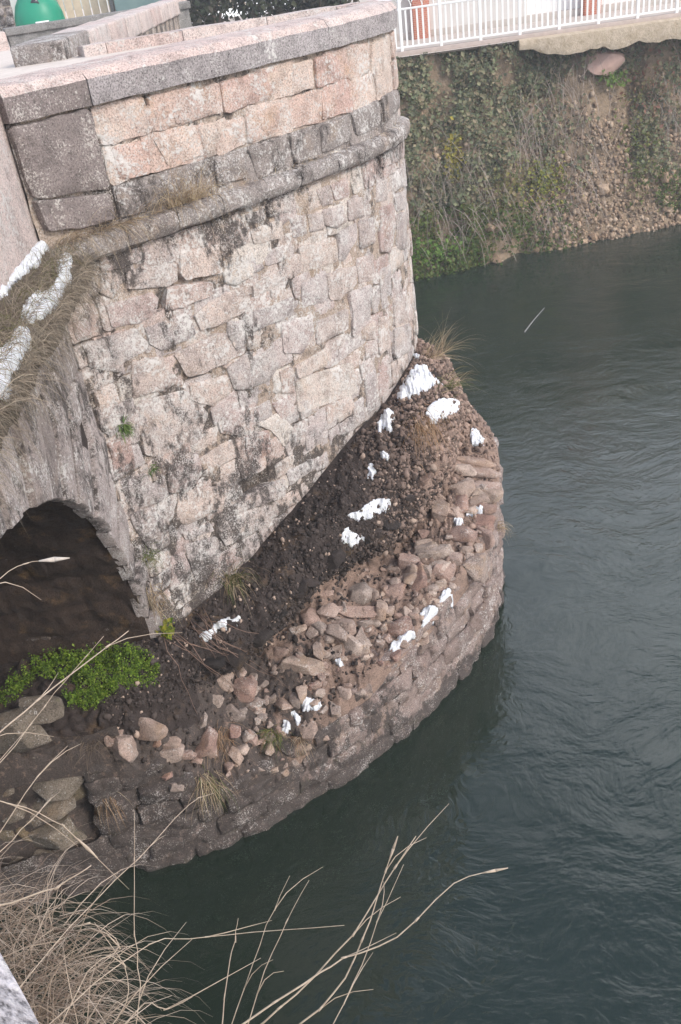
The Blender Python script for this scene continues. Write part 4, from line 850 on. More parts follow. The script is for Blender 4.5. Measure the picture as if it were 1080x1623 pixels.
# bramble stems hanging over the black bank
bram = []
for k in range(26):
    x0, y0 = 262 + nrs_.uniform(-15, 60), 985 + nrs_.uniform(-25, 25); p = hit_any(x0, y0)
    if p is None: continue
    ln = nrs_.uniform(60, 190); ang = nrs_.uniform(.2, 1.25); pts = []
    for s in range(7):
        q = (x0 + math.cos(ang) * ln * s / 6 + 6 * noise.noise(Vector((k, s * .7, 0))), y0 + math.sin(ang) * ln * s / 6 + 6 * noise.noise(Vector((k, s * .7, 4))))
        h = hit_any(*q)
        if h is None: break
        pts.append(h + Vector((0.02, -.10, .06)) * math.sin(math.pi * min(1, s / 6 + .1)) * 1.5)
    if len(pts) > 3: bram.append(tube_geo(pts, .0045, .002, 4))
bo = mesh_obj('bramble', *join(bram), M_twig); set_tint(bo, np.tile(np.array([[.20, .13, .10]]), (len(bo.data.polygons), 1))); tag(bo, 'thin bare bramble stems trailing over the black bank below the arch', 'plant')

# ------------------------------------------------------------------ near refuge where the photographer stands
NEAR = Plan([(-2.0, 1.0), (-1.1, .92), (-.62, .78), (-.30, .43), (-.05, .05), (.35, -.6), (.8, -1.3)])
NEARR = Plan(list(reversed([(-2.0, 1.0), (-1.1, .92), (-.62, .78), (-.30, .43), (-.05, .05), (.35, -.6), (.8, -1.3)])))
M_nearcop = stone_mat('near_coping_granite', [(0.50, 0.46, 0.47), (0.58, 0.54, 0.55)], lichen=0.35, stain=0.12, grain=0.5, ochre=0.0, bump=.4)
nearw = wall_face(NEARR, 0, NEARR.L, 0, 7.2, M_mortar, 'near_refuge_wall', bridge, d=-.08, amp=.02, du=.12)
sweep_block(NEARR, 0, NEARR.L * .45, [(-.5, 7.12), (-.035, 7.12), (-.015, 7.33), (-.055, 7.39), (-.115, 7.41), (-.5, 7.41)], M_nearcop, 'coping_stone', nearw, rng)
sweep_block(NEARR, NEARR.L * .45, NEARR.L, [(-.5, 7.12), (-.035, 7.12), (-.015, 7.33), (-.055, 7.39), (-.115, 7.41), (-.5, 7.41)], M_nearcop, 'coping_stone', nearw, rng)
sweep_block(NEARR, 0, NEARR.L, [(-.1, 6.05), (.12, 6.05), (.18, 6.16), (.12, 6.22), (-.1, 6.24)], M_darkcourse, 'string_course', nearw, rng)
# dense clump of dead grass on its ledge
nrs_ = np.random.RandomState(50); rt, dr = [], []
for _ in range(1250):
    px, py = nrs_.uniform(-120, 165) , nrs_.uniform(1440, 1720)
    if px > 150 - (1623 - py) * .25 + nrs_.randn() * 20: continue
    p = atz(px, py, 6.18 + nrs_.rand() * .05); rt.append(p); a = nrs_.uniform(-.5, 1.3); dr.append((math.cos(a) * .7, math.sin(a) * .5, .35))
near_g = tuft('near_grass', rt, dr, .30, .0024, .9, 'tangled clump of pale dead grass below the granite parapet corner', 'grass', seed=51, cols=((.40, .32, .25), (.50, .41, .33), (.32, .25, .19), (.24, .18, .14)), spread=.5, seg=6)
# long single stalks, each a stem with a seed tip; picture lines with distances along them
STALK = [
 ([(395, 1640), (470, 1575), (560, 1480), (610, 1400), (660, 1325)], 1.75, 1.7, 'straight pale stalk leaning up from the crossing stalks over the river'),
 ([(330, 1660), (480, 1560), (545, 1520), (630, 1485), (720, 1400), (785, 1380)], 1.7, 1.75, 'long stalk with a pale seed head arching far over the dark water'),
 ([(455, 1640), (530, 1575), (575, 1490), (605, 1400), (622, 1350)], 1.8, 1.75, 'slim stalk with bent tip crossing the long seed head stalk'),
 ([(520, 1640), (560, 1560), (600, 1460), (640, 1370)], 1.72, 1.7, 'thin stalk rising close beside the straight pale stalk'),
 ([(350, 1650), (360, 1550), (372, 1490), (378, 1455)], 1.6, 1.6, 'short upright flattened blade standing alone above the water'),
 ([(385, 1650), (420, 1540), (455, 1460), (490, 1395)], 1.75, 1.7, 'thin stalk to the river side of the upright flattened blade'),
 ([(362, 1640), (400, 1530), (435, 1440), (460, 1388)], 1.9, 1.85, 'fine grey stalk just behind the upright flattened blade'),
 ([(60, 1640), (150, 1560), (240, 1495), (300, 1488), (400, 1478), (545, 1467)], 1.55, 1.75, 'kinked stalk lying level across the dark water'),
 ([(214, 1640), (222, 1560), (214, 1480), (213, 1400), (214, 1285)], 1.7, 1.7, 'tall thin vertical stalk rising out of the dead grass clump'),
 ([(20, 1580), (110, 1470), (220, 1360), (300, 1275), (338, 1258)], 1.6, 1.8, 'long bowed stalk reaching from the dead grass towards the footing'),
 ([(-60, 1200), (0, 1160), (60, 1110), (150, 1040), (205, 1000)], 1.6, 1.65, 'long straight stalk crossing in front of the lime green mat'),
 ([(-60, 1250), (0, 1210), (70, 1120), (120, 1060), (165, 1008)], 1.7, 1.7, 'second stalk crossing the lime green mat'),
 ([(-60, 1410), (0, 1320), (60, 1230), (108, 1182)], 1.5, 1.5, 'stalk leaning across the pale ledge rocks'),
 ([(-60, 1400), (0, 1350), (50, 1300), (82, 1263)], 1.5, 1.55, 'shorter stalk below the one leaning across the ledge rocks'),
 ([(-60, 1450), (20, 1430), (90, 1405), (145, 1372)], 1.5, 1.5, 'thick stalk rising from the dead grass clump towards the rocks'),
 ([(-60, 960), (0, 916), (40, 893), (72, 888)], 1.5, 1.5, 'stalk with a white tufted head in front of the dark arch'),
 ([(-40, 1260), (40, 1280), (100, 1310), (133, 1340)], 1.5, 1.55, 'stalk with drooping tip below the ledge rocks'),
 ([(90, 1640), (140, 1540), (190, 1500), (150, 1465), (120, 1468)], 1.5, 1.5, 'bent and broken stalk over the dead grass clump'),
 ([(150, 1660), (200, 1590), (196, 1530), (150, 1462)], 1.5, 1.5, 'zigzag broken stalk at the rim of the dead grass clump'),
 ([(185, 1640), (230, 1590), (262, 1600), (305, 1580)], 1.5, 1.5, 'low crooked stalk under the level stalk')]
M_stalk = plain_mat('straw_stalk', (.32, .25, .19), (.50, .41, .32), 60, bump=.3, dist=.002)
M_white_head = plain_mat('pale_seed_head', (.42, .36, .31), (.58, .52, .46), 90, bump=.6, dist=.003)
for i_, (pl, d0, d1, lb) in enumerate(STALK):
    c2 = catmull(pl, 3); pts = [att(c2[k][0], c2[k][1], d0 + (d1 - d0) * k / (len(c2) - 1)) for k in range(len(c2))]
    thick_ = (.0018 if i_ in (1, 2, 0, 14, 10) else .0010); pts = [p_k + np.array([noise.noise(Vector((k * .9, i_, 0))), noise.noise(Vector((k * .9, i_, 5))), noise.noise(Vector((k * .9, i_, 9)))]) * .003 for k, p_k in enumerate(pts)]
    st = empty('grass_stalk', pts[0], lb, 'grass stalk', 'dead grass stalks before the river')
    gs = [tube_geo(pts, thick_, thick_ * .45, 5)]
    for kk in range(2, len(pts) - 2, 4):
        dv = pts[kk + 1] - pts[kk]; dv /= np.linalg.norm(dv); gs.append(tube_geo([pts[kk] - dv * .004, pts[kk], pts[kk] + dv * .006], thick_ * 1.22, thick_ * 1.02, 5))
        if rng.random() < .55:
            sv_ = np.array([rng.uniform(-1, 1), rng.uniform(-1, 1), rng.uniform(-.6, .6)]); q = [pts[kk] + dv * .03 * m_k + sv_ * .011 * m_k ** 1.6 + np.array([0, 0, -.004 * m_k ** 2]) for m_k in range(4)]; gs.append(tube_geo(q, .0011, .0004, 4))
    mesh_obj('stem', *join(gs), M_stalk, st)
    if i_ in (1, 15, 16, 2):
        d_ = pts[-1] - pts[-3]; d_ /= np.linalg.norm(d_); head = [pts[-3] + d_ * .055 * k for k in range(4)] if False else [pts[-2] + d_ * (.012 * k) for k in range(5)]
        g1 = tube_geo(head[:3], .0012, .0045 if i_ == 15 else .003, 6); g2 = tube_geo(head[2:], .0045 if i_ == 15 else .003, .0008, 6); mesh_obj('seed_head', *join([g1, g2]), M_white_head if i_ == 15 else M_stalk, st)

# ------------------------------------------------------------------ far bank
def bank_base(x): return 24.35 + .172 * (x - 2.86) + .25 * noise.noise(Vector((x * .5, 0, 0)))
BX0, BX1, nbx, nbz = -8.0, 24.0, 200, 50; BG = np.zeros((nbx + 1, nbz + 1, 3))
for i in range(nbx + 1):
    x = BX0 + (BX1 - BX0) * i / nbx
    for k in range(nbz + 1):
        f = k / nbz; z = -1.2 + 6.55 * f; y = bank_base(x) + (2.15 - .1 * max(0, x - 3) * .6) * max(0, (z / 5.35)) ** (.9 if x < 6 else .75) - (.5 if z < 0 else 0) * abs(z)
        y += .28 * fbm(x * .9, z * .9, 1) + .12 * fbm(x * 3, z * 3, 4); BG[i, k] = (x, y, z)
M_bank = plain_mat('bank_earth', (.16, .12, .08), (.34, .25, .17), 3.0, bump=1.0, dist=.08)
KB = nbz + 1; tag(mesh_obj('far_bank', BG.reshape(-1, 3), [[i * KB + k, (i + 1) * KB + k, (i + 1) * KB + k + 1, i * KB + k + 1] for i in range(nbx) for k in range(nbz)], M_bank), kind='structure')
def bank_pt(px, py):
    """bank surface seen at a picture point"""
    d = ray(px, py)
    def under(Y):
        p = CAM + d * (Y / d[1]); i = (p[0] - BX0) / (BX1 - BX0) * nbx; k = (p[2] + 1.2) / 6.55 * nbz
        return (p, int(i), int(k)) if 0 <= i < nbx and 0 <= k < nbz and BG[int(i), int(k), 1] < p[1] else None
    for s in range(27):
        if under(23.6 + s * .16):
            for f in range(6):
                h = under(23.6 + s * .16 - .16 + .032 * f)
                if h: return h
            return under(23.6 + s * .16)
    return None, 0, 0
nrs_ = np.random.RandomState(60); ivy, low, yel, red = [], [], [], []
def dens(px, py):
    """how much ivy and weed grows where"""
    d = 1.0 if px < 720 else max(.0, 1.0 - (px - 720) / 230)
    if py < 140 and px < 920: d = max(d, .85)
    if px > 1000 and py < 330: d = max(d, .55)
    if px > 860 and py < 110: d = max(d, .6)
    top = 95 - (px - 620) * .04; return d
for _ in range(120000):
    px, py = nrs_.uniform(560, 1100), nrs_.uniform(40, 445)
    if px > 1080 and nrs_.rand() < .0: continue
    n0 = noise.noise(Vector((px * .018, py * .018, 1))) + .5 * noise.noise(Vector((px * .05, py * .05, 3)))
    if nrs_.rand() > dens(px, py) * (.50 + .95 * n0): continue
    p, i, k = bank_pt(px, py)
    if p is None or p[2] > 5.3: continue
    q = p + np.array([nrs_.randn() * .05, -abs(nrs_.randn()) * .12 - .12 * max(0, n0), nrs_.randn() * .05])
    if p[2] < 1.5 + .5 * n0: low.append(q)
    else: ivy.append(q)
# the bank past the frame carries the same growth
for _ in range(6000):
    x = nrs_.uniform(-7, 23); k = nrs_.randint(8, nbz - 1)
    if 1.8 < x < 12: continue
    i = int((x - BX0) / (BX1 - BX0) * nbx); q = BG[i, k] + np.array([nrs_.randn() * .1, -.12 * abs(nrs_.randn()), nrs_.randn() * .1]); (low if q[2] < 1.4 else ivy).append(q)
IVY = ((.15, .175, .10), (.20, .23, .13), (.26, .275, .155), (.31, .295, .18), (.16, .17, .11), (.34, .285, .185), (.29, .235, .155)); LOWC = ((.10, .15, .04), (.14, .18, .05), (.16, .15, .06), (.08, .12, .03))
plant('ivy', ivy, .047, 'dark green ivy covering the far river bank', 61, IVY, cat=None, kind='stuff', up=(0, -.8, .5))
plant('bank_weeds', low, .042, 'low green weeds along the foot of the far bank', 62, LOWC, cat=None, kind='stuff', up=(0, -.6, .7))
for i_, (px, py, rx, ry, n, lb, cl) in enumerate(((716, 245, 7, 22, 260, 'yellow leaved shrub in the ivy near the pier nose', ((.40, .34, .06), (.30, .28, .07))), (860, 285, 22, 20, 420, 'yellow green bush in the middle of the far bank', ((.28, .30, .06), (.38, .34, .08), (.2, .22, .05))),
        (800, 290, 20, 22, 300, 'olive bush beside the pale stones on the far bank', ((.18, .19, .07), (.28, .25, .1))), (1030, 140, 25, 30, 420, 'reddish leaved shrub below the concrete slab on the far bank', ((.28, .14, .10), (.20, .17, .08), (.34, .24, .16))), (968, 122, 12, 6, 160, 'bright green grass patch under the pink concrete block', ((.14, .22, .05), (.18, .26, .06))), (1010, 230, 16, 45, 360, 'tall green bush at the stony end of the far bank', ((.14, .17, .05), (.22, .22, .08))), (690, 395, 34, 14, 500, 'fresh green weed clump at the waterline by the pier nose', ((.14, .24, .05), (.18, .28, .07), (.1, .18, .04))))):
    pp = []
    for _ in range(n):
        p, a_, b_2 = bank_pt(px + nrs_.randn() * rx, py + nrs_.randn() * ry)
        if p is not None and p[2] < 5.3: pp.append(p + np.array([0, -.12 - abs(nrs_.randn()) * .16, 0]))
    if pp: plant('bush', pp, .045, lb, 70 + i_, cl, cat='bush', up=(0, -.8, .5), tilt=.7)
# grey dead vines hanging down the bank
V, Fs, C = [], [], []
for _ in range(330):
    c_ = [(905, 130, 32, 22), (880, 190, 30, 30), (830, 200, 12, 25), (690, 290, 25, 40), (870, 330, 20, 25), (760, 300, 40, 40), (1060, 170, 12, 40), (930, 260, 25, 30), (740, 350, 50, 30)][nrs_.randint(9)]
    p, i, k = bank_pt(c_[0] + nrs_.randn() * c_[2], c_[1] + nrs_.randn() * c_[3])
    if p is None or p[2] > 5.3: continue
    l = nrs_.uniform(.4, 1.3); q = p + np.array([0, -.25 - nrs_.rand() * .15, .25]); v = np.array([nrs_.randn() * .2, -.15, .0]); pts = []
    for s in range(6): pts.append(q.copy()); v = v + np.array([0, .02, -.28]); v /= np.linalg.norm(v); q = q + v * l / 5
    g_ = tube_geo(pts, .006, .003, 3); n0 = len(V); V += g_[0]; Fs += [[a_ + n0 for a_ in f] for f in g_[1]]; c = np.array([.30, .25, .22]) * nrs_.uniform(.6, 1.3); C += [c] * len(g_[1])
o = mesh_obj('dead_vines', V, Fs, M_twig, smooth=False); set_tint(o, C); o['kind'] = 'stuff'; o['label'] = 'grey dead vines hanging down the far bank'
# stones of the far bank: the bigger ones singly, the rest as scree
M_bstone = stone_mat('bank_stone', [(.34, .23, .15), (.46, .34, .24), (.40, .28, .19)], lichen=0.0, stain=-.1, grain=.3)
n_b = 0
for px, py, r, lb in [(975, 300, .17, 0), (955, 300, .26, 0), (1002, 362, .14, 0), (785, 410, .24, 1), (688, 427, .16, 0), (692, 380, .12, 0), (775, 360, .2, 0), (920, 315, .2, 0), (925, 383, .22, 0), (940, 375, .2, 0), (960, 372, .18, 0), (1060, 330, .26, 0), (1052, 280, .3, 0), (788, 325, .16, 0), (800, 312, .15, 0), (806, 324, .13, 0), (1075, 345, .2, 0), (1040, 300, .2, 0), (890, 395, .16, 0), (850, 395, .13, 0), (990, 290, .16, 0), (1020, 285, .2, 0)]:
    p, i, k = bank_pt(px, py)
    if p is None: continue
    o = place_rock(Vector(p) + Vector((0, -.02, 0)), (r * 1.2, r * .8, r * .8), (rng.uniform(-.4, .4), rng.uniform(-.4, .4), rng.uniform(0, 6)), M_bstone, None, 'bank_stone')
    tag(o, 'broad pinkish flat stone at the waterline below the green weeds' if lb else 'rounded pale brown stone lodged in the far bank', 'stone', None if lb else 'stones in the far bank'); n_b += 1
PV, PF, PC = [], [], []
for _ in range(9000):
    px, py = nrs_.uniform(640, 1100), nrs_.uniform(110, 430); wgt = min(1, max(.05, (px - 780) / 120)) * min(1, max(.15, (py - 150) / 80))
    if nrs_.rand() > wgt: continue
    p, i, k = bank_pt(px, py)
    if p is None or p[2] > 4.9: continue
    r = nrs_.choice([.03, .05, .07, .1], p=[.4, .35, .18, .07]); M3 = np.linalg.qr(nrs_.randn(3, 3))[0]; vv = (IV * (1 + .2 * nrs_.randn(len(IV), 1)).clip(.7, 1.3) * np.array([1, .8, .65])) @ M3 * r + p
    PF.append(IF + len(PV) * len(IV)); PV.append(vv); c = np.array([[.32, .23, .155], [.42, .32, .235], [.25, .175, .12], [.38, .265, .18]])[nrs_.randint(4)] * nrs_.uniform(.6, 1.15); PC.append(np.repeat(c[None], len(IF), 0))
sc_ = mesh_obj('scree', np.concatenate(PV), np.concatenate(PF).tolist(), M_pebble); set_tint(sc_, np.concatenate(PC)); sc_['kind'] = 'stuff'; sc_['label'] = 'brown pebbles and scree on the far bank'

# promenade, slab edge, pink block
M_conc = plain_mat('concrete_paving', (.42, .37, .33), (.52, .47, .43), 3, bump=.2)
M_slab = plain_mat('ochre_concrete', (.36, .28, .19), (.58, .48, .37), 5, bump=1.0, dist=.04)
def prom_y(x): return 26.45 + .012 * (x - 3)
V = [(-8, 26.3, 5.36), (30, 26.45, 5.36), (60, 60, 5.36), (-60, 60, 5.36), (-60, 26.6, 5.36)]
tag(mesh_obj('pavement', V, [[0, 1, 2, 3, 4]], M_conc, smooth=False), kind='structure')
Vs, Fs = [], []; nsl = 90
for i in range(nsl + 1):
    x = 6.5 + 17 * i / nsl; w_ = min(1, max(0, (x - 6.5) / 1.2)); bot = 5.12 - .22 * w_ + .12 * fbm(x * 1.7, 0, 0) + .05 * fbm(x * 7, 0, 2); fy = 26.32 - .12 * w_ + .04 * fbm(x * 2, 3, 0)
    Vs += [(x, 26.9, bot), (x, fy, bot), (x, fy - .03, bot + .12), (x, fy, 5.34), (x, fy + .05, 5.375), (x, 26.9, 5.375)]
for i in range(nsl):
    for k in range(6): Fs.append([i * 6 + k, (i + 1) * 6 + k, (i + 1) * 6 + (k + 1) % 6, i * 6 + (k + 1) % 6])
Fs += [list(range(6)), [nsl * 6 + k for k in range(6)][::-1]]
tag(mesh_obj('slab_edge', Vs, Fs, M_slab, smooth=True, angle=math.radians(40)), 'ragged ochre concrete slab overhanging the far bank under the railing', 'slab')
kb = mesh_obj('kerb', *box_geo(1.5, 24, 26.52, 26.75, 5.3, 5.47, .015), plain_mat('kerb_concrete', (.38, .31, .27), (.48, .40, .36), 4)); tag(kb, 'low pinkish concrete kerb under the white railing', 'kerb')
pb_, i, k = bank_pt(955, 97)
if pb_ is not None:
    bo = place_rock(Vector((pb_[0], pb_[1] - .05, pb_[2])), (.85, .6, .5), (.1, .05, .25), plain_mat('pink_concrete', (.40, .26, .22), (.50, .34, .28), 5, bump=.6), None, 'concrete_block'); tag(bo, 'pinkish broken concrete block sticking out of the bank below the slab', 'block')

# white railing
M_white = plain_mat('white_railing_paint', (.78, .77, .75), (.84, .83, .81), 4, rough=.45, bump=.05)
rl = empty('railing', (7, 26.6, 5.36), 'white metal railing with interlaced arches along the far promenade', 'railing')
X0, X1 = 2.75, 16.0; RY = 26.6; zb, zm, zt = 5.56, 6.46, 6.72
for z_, h_ in ((zb, .05), (zm, .05), (zt, .06)): mesh_obj('rail', *box_geo(X0, X1, RY - .025, RY + .025, z_ - h_ / 2, z_ + h_ / 2, .006), M_white, rl)
sp = .1525; first = None; nb = int((X1 - X0) / sp)
arc = [( .1525 * math.cos(math.pi * k / 10), 0, .22 * math.sin(math.pi * k / 10)) for k in range(11)]
pc = first_post = first_arc = None
for i in range(nb + 1):
    x = X0 + .02 + i * sp
    if i % 7 == 4:
        if first_post is None: first_post = mesh_obj('post', *box_geo(x - .04, x + .04, RY - .03, RY + .03, 5.34, zt - .025, .006), M_white, rl, loc=(x, RY, 5.34))
        else: dup(first_post, rl, (x, RY, 5.34))
    elif first is None: first = mesh_obj('baluster', *box_geo(x - .024, x + .024, RY - .014, RY + .014, zb + .0252, zm - .0252), M_white, rl, loc=(x, RY, zb), smooth=False)
    else: dup(first, rl, (x, RY, zb))
    if i < nb:
        if first_arc is None: first_arc = mesh_obj('arch_ornament', *tube_geo([(x + .1525 + a_, RY, zm + .02 + c_) for a_, b_2, c_ in arc], .016, None, 4), M_white, rl, loc=(x, RY, zm))
        elif i % 2 == 0: dup(first_arc, rl, (x, RY + (.0), zm))

# ------------------------------------------------------------------ behind the promenade
M_wall = plain_mat('pale_render', (.52, .49, .46), (.62, .59, .56), 1.5, bump=.2); M_wallw = plain_mat('white_render', (.72, .70, .68), (.8, .78, .76), 1.5, bump=.15)
M_brick = None
m, t, b = new_mat('red_brick'); br = nnode(t, 'ShaderNodeTexBrick', Scale=4.5); br.inputs['Color1'].default_value = (.50, .17, .10, 1); br.inputs['Color2'].default_value = (.42, .13, .08, 1); br.inputs['Mortar'].default_value = (.5, .36, .3, 1)
tcn = nnode(t, 'ShaderNodeTexCoord'); mp = nnode(t, 'ShaderNodeMapping'); mp.inputs['Rotation'].default_value = (math.pi / 2, 0, 0); t.links.new(tcn.outputs['Object'], mp.inputs[0]); t.links.new(mp.outputs[0], br.inputs['Vector']); t.links.new(br.outputs['Color'], b.inputs['Base Color']); b.inputs['Roughness'].default_value = .9; M_brick = m
M_tile = plain_mat('roof_tile', (.28, .12, .08), (.36, .17, .11), 3); M_shut = plain_mat('grey_shutter', (.30, .29, .28), (.38, .37, .36), 2); M_glass = plain_mat('dark_window', (.03, .035, .04), (.05, .055, .06), 1, rough=.1, bump=0)
hs = empty('house', (9, 33, 5.36), 'pale rendered house with red brick pillars behind the white railing', 'house')
mesh_obj('wall', *box_geo(2.0, 7.9, 31.0, 40, 5.3, 10.4), M_wall, hs, smooth=False)
mesh_obj('wall', *box_geo(7.904, 26, 31.2, 40, 5.3, 10.4), M_wallw, hs, smooth=False)
for px in (668, 937): 
    p = aty(px, 40, 30.8); mesh_obj('brick_pillar', *box_geo(p[0] - .26, p[0] + .26, 30.66, 31.05, 5.3, 10.3, .01), M_brick, hs)
mesh_obj('plinth', *box_geo(2.05, 25.9, 30.93, 31.25, 5.3, 5.55, .01), M_conc, hs)
rf = mesh_obj('roof', *join([box_geo(1.6, 26.4, 30.4, 40.5, 10.4, 10.62)]), M_tile, hs, smooth=False)
mesh_obj('roof', [(1.6, 30.4, 10.62), (26.4, 30.4, 10.62), (26.4, 35.5, 12.6), (1.6, 35.5, 12.6), (1.6, 40.5, 10.62), (26.4, 40.5, 10.62)], [[0, 1, 2, 3], [3, 2, 5, 4], [0, 3, 4], [1, 5, 2]], M_tile, hs, smooth=False)
for x in (3.4, 6.2, 9.6, 13.0, 16.5):
    wd = mesh_obj('window', *box_geo(x - .55, x + .55, 30.94 if x < 7.5 else 31.14, 31.3, 7.7, 9.1, .01), M_shut, hs); mesh_obj('pane', *box_geo(x - .45, x + .45, 30.925 if x < 7.5 else 31.125, 31.2, 7.8, 9.0), M_glass, wd, smooth=False)
# bush and shed seen over the refuge
def crown(name, c, r, n, seed, cols, size, label, cat='tree', trunk=None):
    nr_ = np.random.RandomState(seed); e = empty(name, (c[0], c[1], trunk if trunk is not None else c[2] - r[2]), label, cat); pts = []
    cl = [np.array([nr_.randn() * .5, nr_.randn() * .5, nr_.randn() * .5]) for _ in range(14)]
    for _ in range(n):
        q = cl[nr_.randint(14)] + nr_.randn(3) * .26; pts.append(np.array(c) + q * np.array(r))
    plant('crown', pts, size, None, seed, cols, cat=None, parent=e, up=(0, -.3, .7), tilt=.8)
    z0 = trunk if trunk is not None else c[2] - r[2]
    mesh_obj('trunk', *tube_geo([(c[0], c[1], z0), (c[0] + .05, c[1], (z0 + c[2]) / 2), (c[0], c[1] + .1, c[2])], .14, .06, 7), plain_mat('bark', (.10, .08, .06), (.18, .14, .11), 9), e)
    for k in range(4):
        a_ = k * 1.6; mesh_obj('limb', *tube_geo([(c[0], c[1], (z0 + c[2]) / 2), (c[0] + math.cos(a_) * r[0] * .4, c[1] + math.sin(a_) * r[1] * .4, c[2] + r[2] * .2)], .06, .02, 5), bpy.data.materials['bark'], e)
for i_, (x, y, z, rr, lb) in enumerate(((-1.6, 28.5, 7.2, 1.1, 'dense dark evergreen shrub seen over the refuge parapet'), (0.2, 29.5, 7.4, 1.3, 'dark shrub behind the tip of the refuge'), (1.4, 28.6, 7.0, .9, 'dusty shrub beside the railing end'), (-3.0, 34.0, 8.0, 1.6, 'grey green tree behind the planked fence'))):
    crown('evergreen_shrub', (x, y, z), (rr, rr * .8, rr), 2600, 80 + i_, ((.05, .065, .04), (.08, .09, .055), (.11, .10, .075)), .075, lb, 'shrub', 5.36)
# low grey wall, planked fence, rubble wall, glass container
M_greyw = stone_mat('grey_low_wall', [(.22, .21, .20), (.28, .27, .26)], lichen=.1, stain=.1, ochre=0)
a_ = atz(22, 90, 6.85); c_ = atz(135, 72, 6.85); ux_ = (c_ - a_)[:2]; Lw = np.hypot(*ux_); ang = math.atan2(ux_[1], ux_[0])
lw = empty('low_wall', a_, 'low grey wall with flat coping at the end of the bridge', 'wall')
w1 = mesh_obj('wall_body', *box_geo(0, Lw + 2.5, 0, .3, -.6, .40, .01), M_greyw, lw, loc=(0, 0, 0)); w2 = mesh_obj('coping', *box_geo(-.04, Lw + 2.55, -.05, .35, .401, .55, .02), M_greyw, lw, loc=(0, 0, 0)); w3 = mesh_obj('end_post', *box_geo(-.55, -.04, -.1, .4, -.6, .50, .03), M_coptop, lw, loc=(0, 0, 0))
for w_ in (w1, w2, w3): w_.location = (0, 0, 0); w_.rotation_euler = (0, 0, ang)
tag(mesh_obj('ground', [(-60, 22.5, 6.8), (-2.2, 25.2, 6.8), (-2.0, 60, 6.8), (-60, 60, 6.8)], [[0, 1, 2, 3]], M_path, smooth=False), kind='structure')
M_igloo = plain_mat('green_plastic', (.005, .20, .115), (.01, .24, .14), 3, rough=.4, bump=.05, dist=.01)
gp = aty(66, 40, 30.0); gr_ = empty('glass_container', (gp[0], 30.0, 6.8), 'green domed bottle recycling container with white label behind the low wall', 'container')
V, Fs = [], []; nseg, prof = 28, [(.66, 0), (.70, .10), (.72, .35), (.69, .62), (.60, .88), (.46, 1.08), (.28, 1.22), (.10, 1.28), (.001, 1.29)]
for r_c, z_c in prof:
    for k in range(nseg): V.append((gp[0] + r_c * math.cos(2 * math.pi * k / nseg), 30 + r_c * math.sin(2 * math.pi * k / nseg), 6.8 + z_c))
for j in range(len(prof) - 1):
    for k in range(nseg): Fs.append([j * nseg + k, j * nseg + (k + 1) % nseg, (j + 1) * nseg + (k + 1) % nseg, (j + 1) * nseg + k])
bd = mesh_obj('body', V, Fs, M_igloo, gr_)
mesh_obj('label_plate', *box_geo(gp[0] + .02, gp[0] + .40, 29.24, 29.30, 7.02, 7.26, .01), M_white, gr_)
mesh_obj('lifting_hook', *tube_geo([(gp[0] - .12, 30, 8.08), (gp[0] - .1, 30, 8.2), (gp[0] + .1, 30, 8.2), (gp[0] + .12, 30, 8.08)], .02, None, 5), M_greyw, gr_)
mesh_obj('bottle_hole', *tube_geo([(gp[0] + .1, 29.50, 7.72), (gp[0] + .1, 29.44, 7.70)], .11, .12, 12), M_glass, gr_)
rw = empty('rubble_wall', (-9.6, 31.4, 6.8), 'rough rubble stone wall left of the green container', 'wall')
RW = Plan([(-16, 31.2), (-12, 31.2), (-9.5, 31.2), (-7.7, 31.2)]); wf = wall_face(RW, 0, RW.L, 6.7, 9.6, M_mortar, 'wall_body', rw, d=-.04, amp=.03, du=.15)
for pl in courses(RW, RW.L - 2.6, RW.L, [6.75 + .24 * k for k in range(12)], (.2, .5), rng, jitter=.03): poly_stone(RW, pl, .0, M_vouss, 'stone', wf, rng, seg=.2, lump=.03)
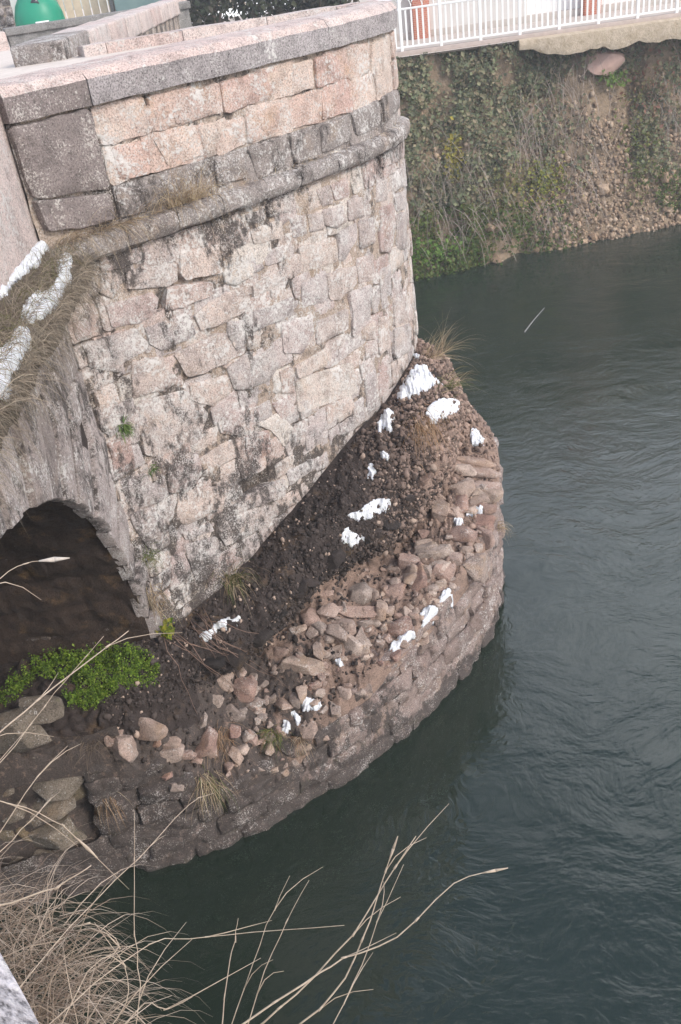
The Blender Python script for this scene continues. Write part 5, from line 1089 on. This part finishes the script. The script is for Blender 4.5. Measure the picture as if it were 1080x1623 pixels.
fn = empty('plank_fence', (-4, 32.5, 6.8), 'beige planked fence with dark gaps behind the bridge end', 'fence'); M_plank = plain_mat('weathered_plank', (.48, .40, .29), (.62, .53, .40), 4); M_teal = plain_mat('teal_sheet', (.13, .20, .20), (.18, .26, .25), 2)
pk = None
for k in range(26):
    x = -7.6 + k * .27
    if pk is None: pk = mesh_obj('plank', *box_geo(x - .115, x + .115, 32.5, 32.54, 6.8, 8.9, .005), M_plank, fn, loc=(x, 32.5, 6.8))
    else: dup(pk, fn, (x, 32.5 + .012 * (k % 3), 6.8))
for x in (-6.6, -4.9, -3.2): mesh_obj('post', *box_geo(x - .06, x + .06, 32.36, 32.495, 6.8, 9.0, .01), M_greyw, fn)
sh = mesh_obj('tarpaulin', *box_geo(-4.7, -2.6, 31.6, 31.9, 6.8, 8.6, .05), M_teal); tag(sh, 'dull teal sheet hung in front of the planked fence', 'sheet')
# submerged boulder and floating stick
o = place_rock(Vector(atz(742, 1217, -.28)), (.14, .12, .10), (0, 0, .4), plain_mat('submerged_stone', (.42, .33, .14), (.55, .44, .22), 6), None, 'submerged_stone'); tag(o, 'yellowish stone showing through the dark water beside the footing', 'stone')
p0, p1 = atz(832, 526, .02), atz(863, 488, .02); o = mesh_obj('floating_stick', *tube_geo([p0, (p0 * .6 + p1 * .4) + np.array([0, 0, .02]), p1], .018, .010, 6), M_greyw); tag(o, 'thin pale stick floating on the green water', 'stick')

# ------------------------------------------------------------------ thin haze added over the river to stand in for lens glare
hz = mesh_obj('haze', *box_geo(-130, 170, -90, 95, -3.0, 16.0), None, smooth=False); m, t, b = new_mat('glare_haze'); t.nodes.remove(b)
pv = nnode(t, 'ShaderNodeVolumePrincipled', Density=0.0025); pv.inputs['Color'].default_value = (.93, .95, 1.0, 1); pv.inputs['Anisotropy'].default_value = 0.0
t.links.new(pv.outputs[0], t.nodes['Material Output'].inputs['Volume']); hz.data.materials.append(m); tag(hz, 'thin pale haze added in place of lens glare', kind='stuff')
